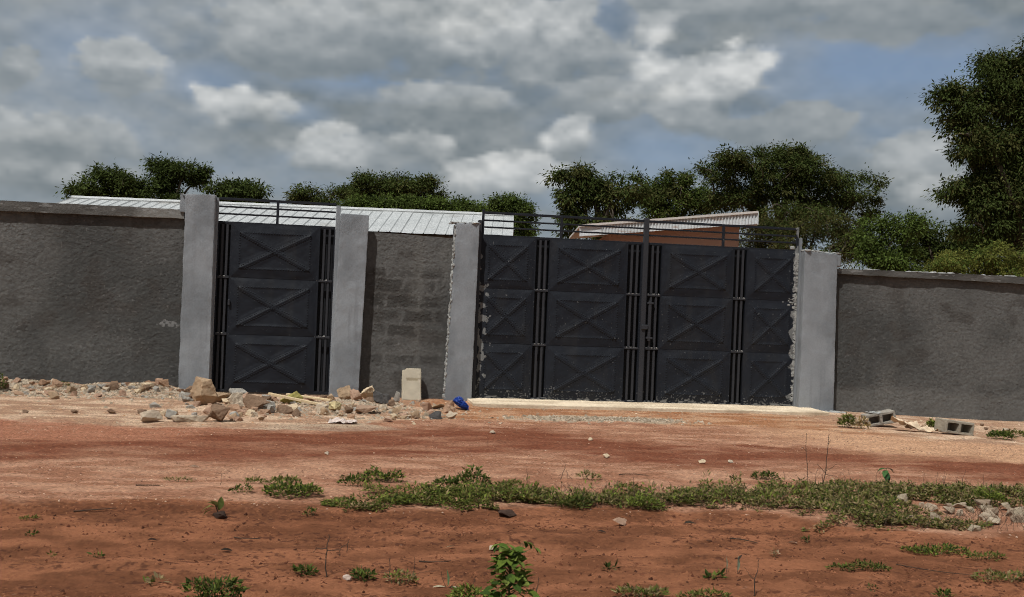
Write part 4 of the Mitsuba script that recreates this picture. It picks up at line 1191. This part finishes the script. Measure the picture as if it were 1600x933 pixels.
# ------------------------------------------------------------------ trees
def tree(label, y, lobes, n_clump, L, W, tones, seed, base=None, clump=.26, per=22, droop=.35, trunk=.12, gap=.345, name='tree', cat='tree', depth=.8, shell=2.2, limbs=True, inner=True):
    r = np.random.RandomState(seed)
    k = thing(name, label, cat)
    extra = []
    for (a, b, z, rx, rz) in lobes:
        for _ in range(5):
            an, s_ = r.uniform(-.5, 3.64), r.uniform(.28, .5)
            extra.append((a + math.cos(an) * rx * .9, b + r.uniform(-.6, .3) * rx, z + math.sin(an) * rz * .85, rx * s_, max(rz * s_ * 1.1, .12)))
    main = len(lobes)
    lobes = list(lobes) + extra
    c = np.array([(a, b + r.uniform(-.3, .3), z) for a, b, z, _, _ in lobes])
    sh = lambda q: max(q - .12, q * .72)
    R = np.array([(sh(rx), max(rx, rz) * depth, sh(rz)) for _, _, _, rx, rz in lobes])
    w = R[:, 0] * R[:, 2] + .2 * R[:, 0]
    pick = r.choice(len(lobes), n_clump, p=w / w.sum())
    d = r.normal(size=(n_clump, 3)); d /= np.linalg.norm(d, axis=1, keepdims=True)
    q = r.uniform(0, 1, (n_clump, 1)) ** (1 / shell)
    q *= .82 + .42 * meshkit.noise((c[pick] + d * R[pick]) * 1.7 + seed, seed % 30)[:, None]
    P = c[pick] + d * R[pick] * q
    keep = meshkit.fbm(P * 1.5 + 40, 2, seed % 20 + 3) > gap
    P, d = P[keep], d[keep]
    n = len(P)
    size = clump * r.uniform(.55, 1.25, n)
    m = int(per * 1.75)
    L, W = L * .78, W * .78
    off = r.normal(size=(n, m, 3)) * size[:, None, None] * [.5, .5, .36]
    pos = (P[:, None] + off).reshape(-1, 3)
    out = np.repeat(d * [1, 1, .5], m, 0) * .6 + off.reshape(-1, 3) / np.repeat(size, m)[:, None] + r.normal(size=(n * m, 3)) * .5 - [0, 0, droop]
    tone = np.array(tones)[r.randint(len(tones), size=n)] * r.uniform(.75, 1.25, (n, 1))
    col = np.repeat(tone, m, 0) * r.uniform(.7, 1.3, (n * m, 1))
    lv, lf, lc = leaves(pos, out, L * r.uniform(.6, 1.3, n * m), W * r.uniform(.7, 1.3, n * m), col, r)
    put('crown', (lv, lf), 'leaf', k, color=lc, kind='stuff')
    bx, by = base if base else (float(np.average(c[:, 0], weights=w)), float(np.average(c[:, 1])))
    low = (c[:, 2] - R[:, 2]).min()
    fork = np.array([bx, by, max(.6, min(low, c[:, 2].mean() - R[:, 2].mean() * .6))])
    put('trunk', tube(curve((bx, by, -.2), fork, r, .04, 7), np.linspace(trunk * 1.5, trunk, 7), 9), 'bark', k, smooth=True)
    lim = []
    for a, b in zip(c[:main], R[:main]):
        tip = a + [0, 0, b[2] * .2]
        lim.append(tube(curve(fork, tip, r, .10, 7), np.linspace(trunk * .62, trunk * .16, 7), 6))
    for a in r.choice(n, min(n, 24 * main), replace=False):
        s = c[np.argmin(np.linalg.norm(c - P[a], axis=1))]
        lim.append(tube(curve(s - [0, 0, .1], P[a], r, .10, 5), np.linspace(trunk * .22, trunk * .05, 5), 4))
    put('branches', join(*lim), 'bark', k)
    return k


TD, TM, TO, TL, TY = (.056, .074, .022), (.074, .096, .028), (.098, .098, .034), (.105, .145, .034), (.165, .170, .042)
tree('dense dark tree behind the left wall, left of the taller open one', 24, [(-7.46, 24, 4.77, .91, .52), (-6.53, 24, 4.86, .65, .48), (-7.97, 24, 4.46, .54, .3), (-7.0, 24, 4.3, 1.2, .5), (-7.2, 24, 3.5, 1.1, .5)], 620, .17, .07, [TD, TM], 1)
tree('taller open crowned tree just left of the first pillar', 25, [(-5.63, 25, 5.34, .63, .49), (-4.84, 25, 5.55, .63, .40), (-5.46, 25, 4.85, .6, .3), (-5.97, 25, 5.61, .3, .22), (-4.5, 25, 5.2, .3, .2), (-5.2, 25, 4.2, .9, .3)], 330, .17, .07, [TD, TM], 2)
tree('small tree above the narrow gate', 24, [(-2.99, 24, 4.84, .79, .25), (-2.49, 24, 4.88, .4, .26), (-3.57, 24, 4.86, .35, .22), (-2.97, 24, 4.4, .88, .26), (-3.1, 24, 3.6, 1.0, .5)], 300, .18, .08, [TD, TM], 3)
tree('light olive tree right of the narrow gate rail', 26, [(-.45, 26, 4.98, .61, .33), (.29, 26, 5.16, .42, .28), (-.9, 26, 4.81, .47, .23), (-.2, 26, 4.5, .94, .33), (-.2, 26, 3.7, 1.0, .5)], 340, .15, .06, [TO, TM], 4)
tree('broad dark dome shaped tree behind the metal roof', 30, [(2.67, 30, 5.95, 1.55, .52), (1.78, 30, 5.72, .98, .46), (3.58, 30, 5.79, 1.09, .47), (2.69, 30, 5.43, 1.81, .47), (2.6, 30, 4.5, 1.6, .6)], 900, .16, .07, [TD, TM, TO], 5)
for n, (lb, lab) in enumerate([([(1.29, 22, 4.40, .6, .26), (1.2, 22, 3.6, .7, .5)], 'low green bush, leftmost of the row along the metal roof'), ([(2.24, 22, 4.48, .64, .30), (2.2, 22, 3.6, .7, .5)], 'low green bush, second of the row along the metal roof'),
                               ([(3.31, 22, 4.53, .65, .28), (3.3, 22, 3.6, .7, .5)], 'low green bush, third of the row along the metal roof'), ([(4.45, 22, 4.42, .74, .28), (4.99, 22, 4.40, .39, .22), (4.5, 22, 3.6, .7, .5)], 'low green bush, rightmost of the row along the metal roof')]):
    tree(lab, 22, lb, 260, .15, .065, [TL, TM], 20 + n, name='bush', cat='bush', trunk=.06)
tree('small tree seen through the wide gate rail at left', 28, [(7.09, 28, 5.21, .75, .3), (7.61, 28, 5.13, .45, .25), (6.72, 28, 5.04, .55, .3), (7.24, 28, 4.71, .91, .35), (7.2, 28, 4.0, 1.0, .6)], 420, .17, .07, [TM, TL], 7)
tree('ragged loose leaved tree left of the salmon house roof', 20, [(8.11, 20, 5.53, .79, .30), (8.97, 20, 5.37, .8, .42), (9.83, 20, 5.38, .59, .42), (8.34, 20, 4.92, .83, .40), (9.32, 20, 4.76, 1.05, .46), (7.83, 20, 4.47, .5, .33), (9.0, 20, 4.0, 1.3, .5), (9.4, 20, 5.25, .7, .35), (8.55, 20, 5.3, .6, .35)], 640, .19, .065, [TM, TO, TD], 8, droop=.6)
tree('bushy green tree between the loose tree and the wide crowned tree', 24, [(12.11, 24, 5.92, .56, .51), (13.09, 24, 5.75, .7, .56), (12.5, 24, 5.36, .94, .52), (12.3, 24, 4.6, 1.2, .6), (11.5, 24, 5.5, .6, .4), (13.6, 24, 5.3, .8, .5)], 560, .17, .07, [TM, TL, TO], 9)
tree('wide umbrella crowned dark tree behind the salmon house', 22, [(15.11, 22, 6.47, 1.81, .68), (16.55, 22, 6.33, 1.59, .77), (18.01, 22, 6.07, 1.14, .60), (13.94, 22, 6.18, 1.01, .63), (18.76, 22, 5.66, .64, .45), (15.8, 22, 7.02, .91, .32), (15.39, 22, 5.6, 1.58, .40), (18.3, 22, 5.2, .9, .5), (17.2, 22, 5.5, 1.2, .45), (14.2, 22, 5.3, 1.0, .5), (16.2, 22, 4.6, 2.4, .5)], 1700, .16, .06, [TD, TM, TO], 10,
     base=(16.0, 22.3), trunk=.2)
tree('brownish green hedge tree behind the broad pillar', 14, [(12.72, 14, 3.68, .9, .5), (13.76, 14, 3.82, .9, .51), (14.63, 14, 3.59, .73, .62), (13.59, 14, 3.1, 1.62, .5), (13.0, 14, 2.4, 1.6, .6), (11.9, 14, 3.3, .7, .6)], 850, .11, .05, [TO, TD, (.085, .075, .028)], 11)
tree('fresh green young tree right of the hedge', 12, [(14.4, 12, 3.66, .41, .41), (15.03, 12, 3.81, .51, .34), (14.78, 12, 3.17, .68, .41), (15.48, 12, 3.97, .21, .17), (14.8, 12, 2.5, .7, .5)], 340, .15, .055, [TL, TL, TM], 12, trunk=.07)
tree('dark bush between the young tree and the great tree', 18, [(19.32, 18, 3.8, .83, .62), (19.98, 18, 3.94, .83, .71), (19.07, 18, 4.2, .37, .29), (20.89, 18, 3.98, .84, .63), (20, 18, 3, 1.6, .7)], 600, .15, .065, [TD, TM], 13, name='bush', cat='bush')
tree('great dark tree towering at the right edge', 14, [(19.08, 14, 8.36, 1.2, .80), (18.11, 14, 7.55, 1.0, .75), (19.94, 14, 7.12, 1.68, 1.3), (18.75, 14, 6.48, 1.15, .65), (18.03, 14, 6.98, .75, .40), (20.7, 14, 8.66, 1.5, 1.12), (19.5, 14, 5.5, 1.3, .85), (18.21, 14, 5.16, .70, .40),
     (20.05, 14, 4.7, 1.68, .93), (21.63, 14, 6.29, 1.69, 1.88), (18.9, 14, 4.2, .8, .6), (17.85, 14, 5.14, .37, .18), (20.4, 14, 3.4, 1.5, .8), (17.9, 14, 7.9, .5, .3), (19.6, 14, 6.6, 1.4, 1.1), (20.4, 14, 5.6, 1.6, 1.2), (20.3, 14.2, 8.0, 1.5, 1.2), (19.2, 14, 4.9, 1.0, .7)], 3600, .17, .06, [TD, TM, TD, TO], 14, base=(20.6, 14.4), trunk=.24, droop=.7, clump=.30, gap=.30)
tree('yellow green bush over the right wall', 9, [(15.14, 9, 2.84, .77, .30), (15.89, 9, 2.96, .62, .33), (16.66, 9, 2.88, .62, .33), (14.65, 9, 2.65, .37, .18), (15.8, 9, 2.2, 1.4, .5)], 520, .10, .04, [TY, TY, TL], 15, name='bush', cat='bush', trunk=.05, clump=.2)
